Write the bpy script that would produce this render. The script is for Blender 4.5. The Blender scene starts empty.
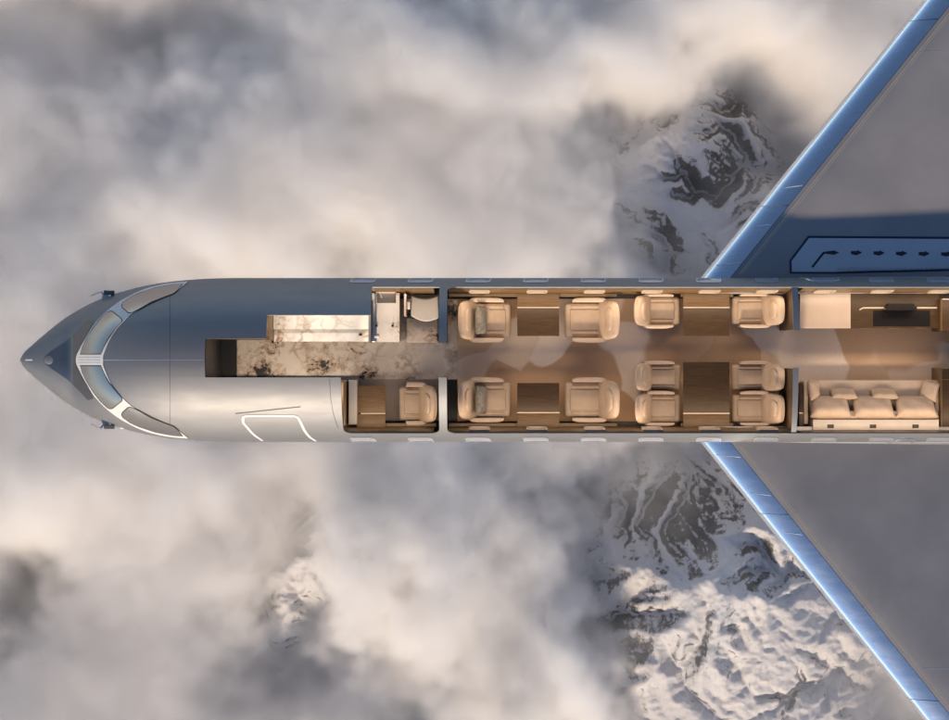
import bpy, bmesh, math, random
import numpy as np
from mathutils import Vector, Matrix
S = bpy.context.scene
COL = S.collection

# ------------------------------------------------------------------ camera, sky, sun, exposure
CAM_Z = 41.0
FPX = 1760.0                      # focal length in pixels of a 949 pixel wide picture
cam_data = bpy.data.cameras.new("camera")
cam = bpy.data.objects.new("camera", cam_data)
COL.objects.link(cam)
cam.location = (0, 0, CAM_Z)
cam.rotation_euler = (0, 0, 0)    # straight down, up in the picture is +Y
cam_data.sensor_width = 36.0
cam_data.lens = FPX / 949.0 * 36.0
cam_data.clip_start = 0.5
cam_data.clip_end = 120000.0
S.camera = cam

SUN_EL = math.radians(24.5)
SUN_DIR = Vector((-0.16 * math.cos(SUN_EL), -0.987 * math.cos(SUN_EL), math.sin(SUN_EL))).normalized()
world = bpy.data.worlds.new("World")
S.world = world
world.use_nodes = True
wn = world.node_tree.nodes
sky = wn.new("ShaderNodeTexSky")
sky.sky_type = 'NISHITA'
sky.sun_disc = False
sky.sun_elevation = SUN_EL
sky.sun_rotation = math.atan2(SUN_DIR.x, SUN_DIR.y)
sky.altitude = 3000
sky.air_density = 1.0
sky.dust_density = 0.6
world.node_tree.links.new(sky.outputs[0], wn["Background"].inputs[0])
wn["Background"].inputs[1].default_value = 0.135
sun_data = bpy.data.lights.new("sun", 'SUN')
sun = bpy.data.objects.new("sun", sun_data)
COL.objects.link(sun)
sun.location = SUN_DIR * 60
sun.rotation_euler = SUN_DIR.to_track_quat('Z', 'Y').to_euler()
sun_data.energy = 4.3
sun_data.color = (1.0, 0.785, 0.56)
sun_data.angle = math.radians(3.0)
S.view_settings.view_transform = 'Standard'
S.view_settings.look = 'None'
S.view_settings.exposure = 0.14
S.view_settings.gamma = 1.0
S.view_settings.use_curve_mapping = False
cy = S.cycles
cy.use_denoising = True
cy.use_adaptive_sampling = True
cy.adaptive_threshold = 0.035
cy.max_bounces = 16
cy.diffuse_bounces = 3
cy.glossy_bounces = 4
cy.volume_bounces = 14
cy.transparent_max_bounces = 12
cy.volume_step_rate = 3.0
cy.volume_max_steps = 256
cy.sample_clamp_indirect = 4.0


def P(px, py, z):
    """picture pixel of the photograph at height z -> world point"""
    s = (CAM_Z - z) / FPX
    return Vector(((px - 474.5) * s, (360.0 - py) * s, z))


def nd(nt, typ, ins=None, **props):
    n = nt.nodes.new(typ)
    for k, v in props.items():
        setattr(n, k, v)
    for k, v in (ins or {}).items():
        if isinstance(v, bpy.types.NodeSocket):
            nt.links.new(v, n.inputs[k])
        else:
            n.inputs[k].default_value = v
    return n


def tag(o, label=None, cat=None, group=None, kind=None):
    for k, v in (("label", label), ("category", cat), ("group", group), ("kind", kind)):
        if v:
            o[k] = v
    return o


# ------------------------------------------------------------------ mountains
def lattice(seed):
    r = np.random.RandomState(seed)
    a = r.rand(256, 256) * 2 * np.pi
    return np.cos(a), np.sin(a)


def gnoise(x, y, seed):
    gx, gy = lattice(seed)
    xi = np.floor(x).astype(int); yi = np.floor(y).astype(int)
    fx = x - xi; fy = y - yi
    xi &= 255; yi &= 255
    x1 = (xi + 1) & 255; y1 = (yi + 1) & 255
    u = fx * fx * fx * (fx * (fx * 6 - 15) + 10); v = fy * fy * fy * (fy * (fy * 6 - 15) + 10)
    n00 = gx[yi, xi] * fx + gy[yi, xi] * fy
    n10 = gx[yi, x1] * (fx - 1) + gy[yi, x1] * fy
    n01 = gx[y1, xi] * fx + gy[y1, xi] * (fy - 1)
    n11 = gx[y1, x1] * (fx - 1) + gy[y1, x1] * (fy - 1)
    return (n00 * (1 - u) + n10 * u) * (1 - v) + (n01 * (1 - u) + n11 * u) * v


BASE_Z = -2570.0
UPLIFT = [(750, 180, 220, 200, 150.0), (800, 640, 260, 230, 190.0), (295, 600, 110, 130, 175.0)]


def shifted(a, o, fill):
    """a seen one cell away: r[y, x] = a[y + dy, x + dx]"""
    ny, nx = a.shape
    r = np.full_like(a, fill); dy, dx = o
    r[max(0, -dy):ny - max(0, dy), max(0, -dx):nx - max(0, dx)] = a[max(0, dy):ny - max(0, -dy), max(0, dx):nx - max(0, -dx)]
    return r


def eroded_ridges(nx, ny, cell, rounds=120):
    """uplift cut by running water: crests, spurs and branching gullies"""
    rs = np.random.RandomState(3)
    yy, xx = np.mgrid[0:ny, 0:nx]
    ca, sa = math.cos(0.5), math.sin(0.5)
    x = (xx * ca - yy * sa) * cell + 900; y = (xx * sa + yy * ca) * cell + 300
    h = 70 * gnoise(x / 420 + 7, y / 420 + 2, 51) + 30 * gnoise(x / 160, y / 160, 52) + 12 * gnoise(x / 60, y / 60, 53) + 5 * gnoise(x / 25, y / 25, 54) + rs.rand(ny, nx) * 2.0
    up = 0.6 + 0.9 * np.clip(0.5 + 1.2 * gnoise(x / 380 + 1, y / 380 + 9, 55), 0, 1.3)
    A = np.ones_like(h)
    offs = [(-1, 0), (1, 0), (0, -1), (0, 1), (-1, -1), (-1, 1), (1, -1), (1, 1)]
    dist = [cell * (1.0 if 0 in o else 1.4142) for o in offs]
    for it in range(rounds):
        best = np.zeros_like(h); rec = np.full(h.shape, -1); hr = h.copy()
        for k, o in enumerate(offs):
            n = shifted(h, o, -1e3)
            out = n < -900
            n = np.where(out, h - 0.25 * dist[k], n)
            s = (h - n) / dist[k]
            m = s > best
            best = np.where(m, s, best); rec = np.where(m, k, rec); hr = np.where(m, n, hr)
        for _ in range(12):
            B = np.ones_like(A)
            for k, o in enumerate(offs):
                B += shifted(np.where(rec == k, A, 0), (-o[0], -o[1]), 0)
            A = B
        hn = np.maximum(h - 0.11 * np.sqrt(A) * best, hr + 0.02)
        hn = np.where(rec >= 0, hn, h + 0.5)
        p = np.pad(h, 1, mode='edge')
        lap = p[1:-1, 2:] + p[1:-1, :-2] + p[2:, 1:-1] + p[:-2, 1:-1] - 4 * h
        h = hn + up + 0.03 * lap
    return h


def spaced(lo, hi, n, far, m):
    mid = np.linspace(lo, hi, n)
    step = mid[1] - mid[0]
    t = np.linspace(0, 1, m + 1)[1:]
    g = step * m * t + (far - step * m) * t ** 4
    return np.concatenate([lo - g[::-1], mid, hi + g])


def finer(h):
    """twice the resolution, smooth"""
    ny, nx = h.shape
    r = np.repeat(np.repeat(h, 2, 0), 2, 1)
    for _ in range(1):
        p = np.pad(r, 1, mode='edge')
        r = (p[1:-1, :-2] + 2 * p[1:-1, 1:-1] + p[1:-1, 2:]) / 4
        p = np.pad(r, 1, mode='edge')
        r = (p[:-2, 1:-1] + 2 * p[1:-1, 1:-1] + p[2:, 1:-1]) / 4
    return r


CELL, ENX, ENY, PADN = 3.4, 430, 335, 60
ero = finer(eroded_ridges(ENX, ENY, CELL))
gx = spaced(-(ENX * CELL) / 2, ENX * CELL / 2, ENX * 2, 45000, PADN)
gy = spaced(-(ENY * CELL) / 2, ENY * CELL / 2, ENY * 2, 45000, PADN)
XX, YY = np.meshgrid(gx, gy)
core = np.full(XX.shape, 60.0)
core[PADN:-PADN, PADN:-PADN] = ero
edge = np.clip(np.minimum(ENX * CELL / 2 - np.abs(XX), ENY * CELL / 2 - np.abs(YY)) / 60.0, 0, 1)
core = core * edge + (60 + 90 * gnoise(XX / 700, YY / 700, 41)) * (1 - edge)
lift = np.zeros_like(XX)
_k = (CAM_Z + 2200.0) / FPX
for (px, py, rx, ry, amt) in UPLIFT:
    lift += amt * np.exp(-(((XX - (px - 474.5) * _k) / (rx * _k)) ** 2 + ((YY - (360.0 - py) * _k) / (ry * _k)) ** 2))
ZZ = BASE_Z + 1.5 * core + lift 
wx_, wy_ = XX + 9 * gnoise(XX / 40, YY / 40, 71), YY + 9 * gnoise(XX / 40, YY / 40, 72)
for wl, amp, sd in ((46, 4.0, 63), (21, 3.0, 64), (10, 2.2, 65), (5, 1.1, 66)):
    c_, s_ = math.cos(sd), math.sin(sd)
    ZZ += amp * (0.6 - np.abs(gnoise((wx_ * c_ - wy_ * s_) / wl, (wx_ * s_ + wy_ * c_) / (wl * 1.5), sd)) * 2)
nx, ny = len(gx), len(gy)
me = bpy.data.meshes.new("mountains")
me.vertices.add(nx * ny)
me.vertices.foreach_set("co", np.stack([XX, YY, ZZ], -1).astype(np.float32).ravel())
ii = np.arange(nx * ny).reshape(ny, nx)
q = np.stack([ii[:-1, :-1], ii[:-1, 1:], ii[1:, 1:], ii[1:, :-1]], -1).reshape(-1, 4)
me.loops.add(q.size)
me.loops.foreach_set("vertex_index", q.ravel().astype(np.int32))
me.polygons.add(len(q))
me.polygons.foreach_set("loop_start", (np.arange(len(q)) * 4).astype(np.int32))
me.polygons.foreach_set("use_smooth", np.ones(len(q), bool))
me.update(calc_edges=True)
mountains = bpy.data.objects.new("mountains", me)
COL.objects.link(mountains)
tag(mountains, "snow covered rocky mountain ridges far below the aeroplane", "mountains", kind="structure")


def snow_material():
    m = bpy.data.materials.new("snow_and_rock"); m.use_nodes = True
    nt = m.node_tree; b = nt.nodes["Principled BSDF"]
    geo = nd(nt, "ShaderNodeNewGeometry")
    sep = nd(nt, "ShaderNodeSeparateXYZ", {0: geo.outputs["Normal"]})
    tc = nd(nt, "ShaderNodeTexCoord")
    n1 = nd(nt, "ShaderNodeTexNoise", {"Vector": tc.outputs["Object"], "Scale": 0.06, "Detail": 9.0, "Roughness": 0.75})
    n2 = nd(nt, "ShaderNodeTexNoise", {"Vector": tc.outputs["Object"], "Scale": 0.2, "Detail": 6.0})
    a = nd(nt, "ShaderNodeMath", {0: n1.outputs[0], 1: 0.5}, operation='MULTIPLY')
    n3 = nd(nt, "ShaderNodeTexNoise", {"Vector": tc.outputs["Object"], "Scale": 0.32, "Detail": 5.0, "Roughness": 0.7})
    a = nd(nt, "ShaderNodeMath", {0: n3.outputs[0], 1: 0.42, 2: a.outputs[0]}, operation='MULTIPLY_ADD')
    s = nd(nt, "ShaderNodeMath", {0: sep.outputs[2], 1: a.outputs[0]}, operation='ADD')
    mr = nd(nt, "ShaderNodeMapRange", {0: s.outputs[0], 1: 0.90, 2: 1.01})
    rock = nd(nt, "ShaderNodeMixRGB", {0: n2.outputs[0], 1: (0.025, 0.028, 0.036, 1), 2: (0.10, 0.098, 0.10, 1)})
    mix = nd(nt, "ShaderNodeMixRGB", {0: mr.outputs[0], 1: rock.outputs[0], 2: (0.70, 0.69, 0.69, 1)})
    nt.links.new(mix.outputs[0], b.inputs["Base Color"])
    b.inputs["Roughness"].default_value = 0.75
    bp = nd(nt, "ShaderNodeBump", {"Height": n1.outputs[0], "Strength": 0.6, "Distance": 12.0})
    nt.links.new(bp.outputs[0], b.inputs["Normal"])
    return m


me.materials.append(snow_material())

# ------------------------------------------------------------------ clouds: one volume, a bank with gaps over the ridges
CLOUD_TOP, CLOUD_LOW = -1930.0, -2400.0
BLOBS = [  # picture x, y, radius x, radius y, amount (positive thickens the bank, negative opens a gap)
    (722, 185, 108, 108, -2.0), (690, 345, 120, 45, 0.9), (690, 600, 100, 140, -1.5), (830, 650, 130, 150, -1.4), (745, 500, 90, 70, -1.1), (760, 820, 240, 120, -1.0),  # unseen blob behind the fuselage added to shade the ridge; off-frame gap admits sun
    (0, 610, 50, 55, -0.75), (288, 592, 55, 90, -0.72), (90, 40, 130, 60, -0.45), (420, 715, 60, 40, -0.5),
    (250, 200, 150, 80, 0.45), (520, 240, 180, 80, 0.45), (110, 480, 110, 100, 0.5), (560, 680, 60, 70, 0.7),
    (60, 330, 120, 90, 0.25), (730, 25, 130, 50, 0.5), (440, 520, 110, 70, 0.45), (560, 110, 120, 80, 0.3), (395, 610, 60, 60, 0.4), (470, 70, 180, 90, 0.5), (330, 20, 90, 60, 0.25),
]


def cloud_material():
    m = bpy.data.materials.new("cloud_vapour"); m.use_nodes = True
    nt = m.node_tree
    for n in list(nt.nodes):
        nt.nodes.remove(n)
    out = nd(nt, "ShaderNodeOutputMaterial")
    at = nd(nt, "ShaderNodeAttribute", attribute_name="density")
    mul = nd(nt, "ShaderNodeMath", {0: at.outputs["Fac"], 1: 0.065}, operation='MULTIPLY')
    v = nd(nt, "ShaderNodeVolumePrincipled", {"Color": (0.992, 0.984, 0.972, 1), "Density": mul.outputs[0], "Anisotropy": 0.1})
    v.inputs["Density Attribute"].default_value = ""
    nt.links.new(v.outputs[0], out.inputs["Volume"])
    return m


def build_clouds():
    m = cloud_material()
    ng = bpy.data.node_groups.new("cloud_field", 'GeometryNodeTree')
    ng.interface.new_socket("Geometry", in_out='INPUT', socket_type='NodeSocketGeometry')
    ng.interface.new_socket("Geometry", in_out='OUTPUT', socket_type='NodeSocketGeometry')
    out = nd(ng, "NodeGroupOutput")
    pos = nd(ng, "GeometryNodeInputPosition")
    sep = nd(ng, "ShaderNodeSeparateXYZ", {0: pos.outputs[0]})
    flat = nd(ng, "ShaderNodeCombineXYZ", {0: sep.outputs[0], 1: sep.outputs[1], 2: 0.0})

    def mth(op, a, b=0.0, c=0.0):
        return nd(ng, "ShaderNodeMath", {0: a, 1: b, 2: c}, operation=op).outputs[0]

    # picture mask from soft round blobs, placed in the world at mid cloud height, warped a little
    wn = nd(ng, "ShaderNodeTexNoise", {"Vector": flat.outputs[0], "Scale": 1 / 260.0, "Detail": 5.0, "Roughness": 0.62})
    wv = nd(ng, "ShaderNodeVectorMath", {0: wn.outputs["Color"], 1: (0.5, 0.5, 0.5)}, operation='SUBTRACT')
    wv = nd(ng, "ShaderNodeVectorMath", {0: wv.outputs[0], "Scale": 420.0}, operation='SCALE')
    wp = nd(ng, "ShaderNodeVectorMath", {0: flat.outputs[0], 1: wv.outputs[0]}, operation='ADD').outputs[0]
    total = None
    zc = -2150.0
    for (x, y, rx, ry, amt) in BLOBS:
        c = P(x, y, zc); s = (CAM_Z - zc) / FPX
        d = nd(ng, "ShaderNodeVectorMath", {0: wp, 1: (c.x, c.y, 0)}, operation='SUBTRACT').outputs[0]
        d = nd(ng, "ShaderNodeVectorMath", {0: d, 1: (1 / (rx * s), 1 / (ry * s), 0)}, operation='MULTIPLY').outputs[0]
        d2 = nd(ng, "ShaderNodeVectorMath", {0: d, 1: d}, operation='DOT_PRODUCT').outputs["Value"]
        g = mth('MULTIPLY', mth('EXPONENT', mth('MULTIPLY', d2, -1.0)), amt)
        total = g if total is None else mth('ADD', total, g)
    big = nd(ng, "ShaderNodeTexNoise", {"Vector": pos.outputs[0], "Scale": 1 / 480.0, "Detail": 2.0, "Roughness": 0.5}).outputs[0]
    mid = nd(ng, "ShaderNodeTexNoise", {"Vector": pos.outputs[0], "Scale": 1 / 170.0, "Detail": 6.0, "Roughness": 0.6, "Distortion": 0.0}).outputs[0]
    wn2 = nd(ng, "ShaderNodeVectorMath", {0: wv.outputs[0], 1: pos.outputs[0]}, operation='ADD')
    puff = nd(ng, "ShaderNodeTexVoronoi", {"Vector": wn2.outputs[0], "Scale": 1 / 130.0, "Detail": 1.0, "Roughness": 0.5, "Smoothness": 0.3}, feature='SMOOTH_F1', normalize=True).outputs["Distance"]
    top = mth('MULTIPLY_ADD', total, 135.0, -2110.0)
    top = mth('ADD', top, mth('MULTIPLY', mth('SUBTRACT', big, 0.5), 90.0))
    top = mth('ADD', top, mth('MULTIPLY', mth('SUBTRACT', mid, 0.5), 85.0))
    top = mth('ADD', top, mth('MULTIPLY', mth('SUBTRACT', 0.3, puff), 65.0))
    dens = mth('DIVIDE', mth('SUBTRACT', top, sep.outputs[2]), 70.0)
    dens = nd(ng, "ShaderNodeClamp", {0: dens, 1: 0.0, 2: 1.0}).outputs[0]
    dens = mth('POWER', dens, 1.3)
    mist = nd(ng, "ShaderNodeMapRange", {0: sep.outputs[2], 1: -1940.0, 2: -2320.0, 3: 0.0, 4: 0.016}).outputs[0]
    wisp = nd(ng, "ShaderNodeTexNoise", {"Vector": wn2.outputs[0], "Scale": 1 / 140.0, "Detail": 4.0, "Roughness": 0.6}).outputs[0]
    wisp = nd(ng, "ShaderNodeMapRange", {0: wisp, 1: 0.48, 2: 0.72, 3: 0.6, 4: 6.0}).outputs[0]
    dens = mth('ADD', dens, mth('MULTIPLY', mist, wisp))
    vc = nd(ng, "GeometryNodeVolumeCube", {"Density": dens, "Min": (-1050, -1150, CLOUD_LOW), "Max": (950, 800, CLOUD_TOP),
            "Resolution X": 330, "Resolution Y": 276, "Resolution Z": 60})
    sm = nd(ng, "GeometryNodeSetMaterial", {"Geometry": vc.outputs[0], "Material": m})
    ng.links.new(sm.outputs[0], out.inputs[0])
    cm = bpy.data.meshes.new("clouds")
    cm.materials.append(m)
    o = bpy.data.objects.new("clouds", cm)
    COL.objects.link(o)
    md = o.modifiers.new("field", 'NODES'); md.node_group = ng
    tag(o, "soft beige cloud bank drifting over the snowy mountains", "clouds", kind="stuff")
    return o


build_clouds()
CABIN_W = 9.8

# ------------------------------------------------------------------ small building helpers
class MB:
    """collects shapes and links them as ONE mesh object"""
    def __init__(self):
        self.bm = bmesh.new()

    def box(self, x0, x1, y0, y1, z0, z1, bev=0.0, seg=3, rot=None, pivot=None):
        r = bmesh.ops.create_cube(self.bm, size=1.0)
        vs = r["verts"]
        for v in vs:
            v.co = Vector(((x0 + x1) / 2 + v.co.x * abs(x1 - x0), (y0 + y1) / 2 + v.co.y * abs(y1 - y0), (z0 + z1) / 2 + v.co.z * abs(z1 - z0)))
        if bev > 0:
            es = list({e for v in vs for e in v.link_edges})
            b = bmesh.ops.bevel(self.bm, geom=es, offset=bev, segments=seg, profile=0.5, affect='EDGES', clamp_overlap=True)
            vs = list({v for f in b["faces"] for v in f.verts} | {v for v in vs if v.is_valid})
        if rot:
            p = Vector(pivot or ((x0 + x1) / 2, (y0 + y1) / 2, (z0 + z1) / 2))
            bmesh.ops.rotate(self.bm, verts=vs, cent=p, matrix=rot)
        return vs

    def loft(self, rings, cap=True, closed=True):
        rv = [[self.bm.verts.new(p) for p in r] for r in rings]
        for a, b in zip(rv[:-1], rv[1:]):
            n = len(a)
            for i in range(n if closed else n - 1):
                j = (i + 1) % n
                self.bm.faces.new((a[i], a[j], b[j], b[i]))
        if cap and closed:
            self.bm.faces.new(rv[0][::-1]); self.bm.faces.new(rv[-1])
        return rv

    def tube(self, pts, r, n=8):
        pts = [Vector(p) for p in pts]
        rings = []
        for i, p in enumerate(pts):
            d = (pts[min(i + 1, len(pts) - 1)] - pts[max(i - 1, 0)]).normalized()
            u = d.cross(Vector((0, 0, 1)))
            if u.length < 1e-4:
                u = Vector((1, 0, 0))
            u.normalize(); v = d.cross(u)
            rings.append([p + (u * math.cos(2 * math.pi * k / n) + v * math.sin(2 * math.pi * k / n)) * r for k in range(n)])
        self.loft(rings)

    def prism(self, pts, z0, z1):
        a = [self.bm.verts.new((x, y, z0)) for x, y in pts]
        b = [self.bm.verts.new((x, y, z1)) for x, y in pts]
        n = len(pts)
        for i in range(n):
            j = (i + 1) % n
            self.bm.faces.new((a[i], a[j], b[j], b[i]))
        self.bm.faces.new(a[::-1]); self.bm.faces.new(b)

    def cyl(self, x, y, z0, z1, r, n=20):
        self.prism([(x + r * math.cos(2 * math.pi * k / n), y + r * math.sin(2 * math.pi * k / n)) for k in range(n)], z0, z1)

    def build(self, name, mat, parent=None, world=False, angle=38, recalc=True):
        """world: coordinates are the world's, brought into the parent's space (parents here are turned only about Z)"""
        bm = self.bm
        if world and parent is not None:
            m = world_matrix(parent).inverted()
            bmesh.ops.transform(bm, matrix=m, verts=bm.verts)
        if recalc:
            bmesh.ops.recalc_face_normals(bm, faces=bm.faces)
        m = bpy.data.meshes.new(name)
        bm.to_mesh(m); bm.free()
        m.polygons.foreach_set("use_smooth", [True] * len(m.polygons))
        m.set_sharp_from_angle(angle=math.radians(angle))
        if mat:
            m.materials.append(mat)
        o = bpy.data.objects.new(name, m)
        COL.objects.link(o)
        o.parent = parent
        return o


def world_matrix(o):
    m = Matrix.LocRotScale(o.location, o.rotation_euler, o.scale)
    return world_matrix(o.parent) @ m if o.parent else m


def thing(name, label, cat, loc=(0, 0, 0), rot=0.0, group=None):
    o = bpy.data.objects.new(name, None)
    COL.objects.link(o)
    o.empty_display_size = 0.2
    o.location = loc
    o.rotation_euler = (0, 0, rot)
    return tag(o, label, cat, group)


def copy_thing(src, loc, rot, label, group=None):
    r = src.copy(); COL.objects.link(r)
    r.location = loc; r.rotation_euler = (0, 0, rot)
    r["label"] = label
    if group:
        r["group"] = group
    for ch in list(src.children):
        c = ch.copy(); COL.objects.link(c); c.parent = r
        for g in list(ch.children):
            d = g.copy(); COL.objects.link(d); d.parent = c
    return r


def pbox(px0, px1, py0, py1, z):
    a = P(px0, py0, z); b = P(px1, py1, z)
    return min(a.x, b.x), max(a.x, b.x), min(a.y, b.y), max(a.y, b.y)


def hermite(xs, ys):
    xs = np.array(xs, float); ys = np.array(ys, float)
    d = np.diff(ys) / np.diff(xs)
    m = np.zeros_like(ys)
    m[0], m[-1] = d[0], d[-1]
    for i in range(1, len(xs) - 1):
        if d[i - 1] * d[i] > 0:
            w1 = 2 * (xs[i + 1] - xs[i]) + (xs[i] - xs[i - 1]); w2 = (xs[i + 1] - xs[i]) + 2 * (xs[i] - xs[i - 1])
            m[i] = (w1 + w2) / (w1 / d[i - 1] + w2 / d[i])

    def f(x):
        x = min(max(x, xs[0]), xs[-1])
        i = min(int(np.searchsorted(xs, x, side='right')) - 1, len(xs) - 2)
        h = xs[i + 1] - xs[i]; t = (x - xs[i]) / h
        return float((2 * t**3 - 3 * t**2 + 1) * ys[i] + (t**3 - 2 * t**2 + t) * h * m[i] + (-2 * t**3 + 3 * t**2) * ys[i + 1] + (t**3 - t**2) * h * m[i + 1])
    return f


# ------------------------------------------------------------------ materials
def principled(name, color, rough=0.5, metal=0.0, **kw):
    m = bpy.data.materials.new(name); m.use_nodes = True
    b = m.node_tree.nodes["Principled BSDF"]
    b.inputs["Base Color"].default_value = (*color, 1)
    b.inputs["Roughness"].default_value = rough
    b.inputs["Metallic"].default_value = metal
    for k, v in kw.items():
        b.inputs[k].default_value = v
    return m


def varied(name, c1, c2, scale, rough=0.5, metal=0.0, stretch=(1, 1, 1), bump=0.0, detail=6.0, rough2=None, bscale=None, bdist=0.003, **kw):
    """a colour that drifts between two tones through noise, with a fine bump"""
    m = principled(name, c1, rough, metal, **kw)
    nt = m.node_tree; b = nt.nodes["Principled BSDF"]
    tc = nd(nt, "ShaderNodeTexCoord")
    mp = nd(nt, "ShaderNodeMapping", {"Vector": tc.outputs["Object"], "Scale": stretch})
    n = nd(nt, "ShaderNodeTexNoise", {"Vector": mp.outputs[0], "Scale": scale, "Detail": detail, "Roughness": 0.6})
    mr = nd(nt, "ShaderNodeMapRange", {0: n.outputs[0], 1: 0.3, 2: 0.7})
    mix = nd(nt, "ShaderNodeMixRGB", {0: mr.outputs[0], 1: (*c1, 1), 2: (*c2, 1)})
    nt.links.new(mix.outputs[0], b.inputs["Base Color"])
    if rough2 is not None:
        r = nd(nt, "ShaderNodeMapRange", {0: n.outputs[0], 1: 0.3, 2: 0.7, 3: rough, 4: rough2})
        nt.links.new(r.outputs[0], b.inputs["Roughness"])
    if bump:
        n2 = nd(nt, "ShaderNodeTexNoise", {"Vector": mp.outputs[0], "Scale": bscale or scale * 8, "Detail": 4.0})
        bp = nd(nt, "ShaderNodeBump", {"Height": n2.outputs[0], "Strength": bump, "Distance": bdist})
        nt.links.new(bp.outputs[0], b.inputs["Normal"])
    return m


def hull_material(name, color, r1, r2, fac):
    """brushed bare metal under a clear polish: a broad lobe and a sharp one"""
    m = bpy.data.materials.new(name); m.use_nodes = True
    nt = m.node_tree; b = nt.nodes["Principled BSDF"]; out = nt.nodes["Material Output"]
    tc = nd(nt, "ShaderNodeTexCoord")
    mp = nd(nt, "ShaderNodeMapping", {"Vector": tc.outputs["Object"], "Scale": (0.25, 1.2, 1.2)})
    n = nd(nt, "ShaderNodeTexNoise", {"Vector": mp.outputs[0], "Scale": 3.0, "Detail": 7.0, "Roughness": 0.65})
    mr = nd(nt, "ShaderNodeMapRange", {0: n.outputs[0], 1: 0.3, 2: 0.7, 3: r1 - 0.04, 4: r1 + 0.05})
    mix = nd(nt, "ShaderNodeMixRGB", {0: n.outputs[0], 1: (color[0] * .93, color[1] * .93, color[2] * .93, 1), 2: (*color, 1)})
    b.inputs["Metallic"].default_value = 1.0
    nt.links.new(mix.outputs[0], b.inputs["Base Color"]); nt.links.new(mr.outputs[0], b.inputs["Roughness"])
    g = nd(nt, "ShaderNodeBsdfGlossy", {"Roughness": r2})
    nt.links.new(mix.outputs[0], g.inputs["Color"])
    big = nd(nt, "ShaderNodeTexNoise", {"Vector": tc.outputs["Object"], "Scale": 0.9, "Detail": 2.0})
    bp = nd(nt, "ShaderNodeBump", {"Height": big.outputs[0], "Strength": 0.12, "Distance": 0.03})
    nt.links.new(bp.outputs[0], g.inputs["Normal"])
    mx = nd(nt, "ShaderNodeMixShader", {0: fac, 1: b.outputs[0], 2: g.outputs[0]})
    nt.links.new(mx.outputs[0], out.inputs[0])
    return m


def marble_material(name, base=(0.78, 0.76, 0.73), blotch=0.60, shift=(0, 0, 0)):
    m = principled(name, base, 0.22)
    nt = m.node_tree; b = nt.nodes["Principled BSDF"]
    tc0 = nd(nt, "ShaderNodeTexCoord")
    tc = nd(nt, "ShaderNodeMapping", {"Vector": tc0.outputs["Object"], "Location": shift})
    n0 = nd(nt, "ShaderNodeTexNoise", {"Vector": tc.outputs[0], "Scale": 2.2, "Detail": 5.0, "Roughness": 0.6})
    off = nd(nt, "ShaderNodeVectorMath", {0: n0.outputs["Color"], "Scale": 0.55}, operation='SCALE')
    v = nd(nt, "ShaderNodeVectorMath", {0: tc.outputs[0], 1: off.outputs[0]}, operation='ADD')
    vo = nd(nt, "ShaderNodeTexVoronoi", {"Vector": v.outputs[0], "Scale": 2.6}, feature='DISTANCE_TO_EDGE')
    vein = nd(nt, "ShaderNodeMapRange", {0: vo.outputs["Distance"], 1: 0.0, 2: 0.13, 3: 0.85, 4: 0.0})
    vm = nd(nt, "ShaderNodeTexNoise", {"Vector": tc.outputs[0], "Scale": 1.7, "Detail": 2.0})
    vmr = nd(nt, "ShaderNodeMapRange", {0: vm.outputs[0], 1: 0.42, 2: 0.62})
    vf = nd(nt, "ShaderNodeMath", {0: vein.outputs[0], 1: vmr.outputs[0]}, operation='MULTIPLY')
    cloud = nd(nt, "ShaderNodeMixRGB", {0: n0.outputs[0], 1: (*base, 1), 2: (base[0] * .72, base[1] * .66, base[2] * .58, 1)})
    c1 = nd(nt, "ShaderNodeMixRGB", {0: vf.outputs[0], 1: cloud.outputs[0], 2: (0.34, 0.26, 0.19, 1)})
    b0 = nd(nt, "ShaderNodeTexNoise", {"Vector": v.outputs[0], "Scale": 1.15, "Detail": 1.0})
    b1 = nd(nt, "ShaderNodeTexNoise", {"Vector": v.outputs[0], "Scale": 9.0, "Detail": 5.0, "Roughness": 0.7})
    bs = nd(nt, "ShaderNodeMath", {0: b0.outputs[0], 1: 0.62, 2: 0.0}, operation='MULTIPLY')
    bs2 = nd(nt, "ShaderNodeMath", {0: b1.outputs[0], 1: 0.42, 2: bs.outputs[0]}, operation='MULTIPLY_ADD')
    tan = nd(nt, "ShaderNodeMapRange", {0: bs2.outputs[0], 1: blotch - 0.05, 2: blotch + 0.03})
    blk = nd(nt, "ShaderNodeMapRange", {0: bs2.outputs[0], 1: blotch + 0.03, 2: blotch + 0.055})
    c2 = nd(nt, "ShaderNodeMixRGB", {0: tan.outputs[0], 1: c1.outputs[0], 2: (0.36, 0.25, 0.16, 1)})
    c3 = nd(nt, "ShaderNodeMixRGB", {0: blk.outputs[0], 1: c2.outputs[0], 2: (0.025, 0.02, 0.018, 1)})
    nt.links.new(c3.outputs[0], b.inputs["Base Color"])
    return m


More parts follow.
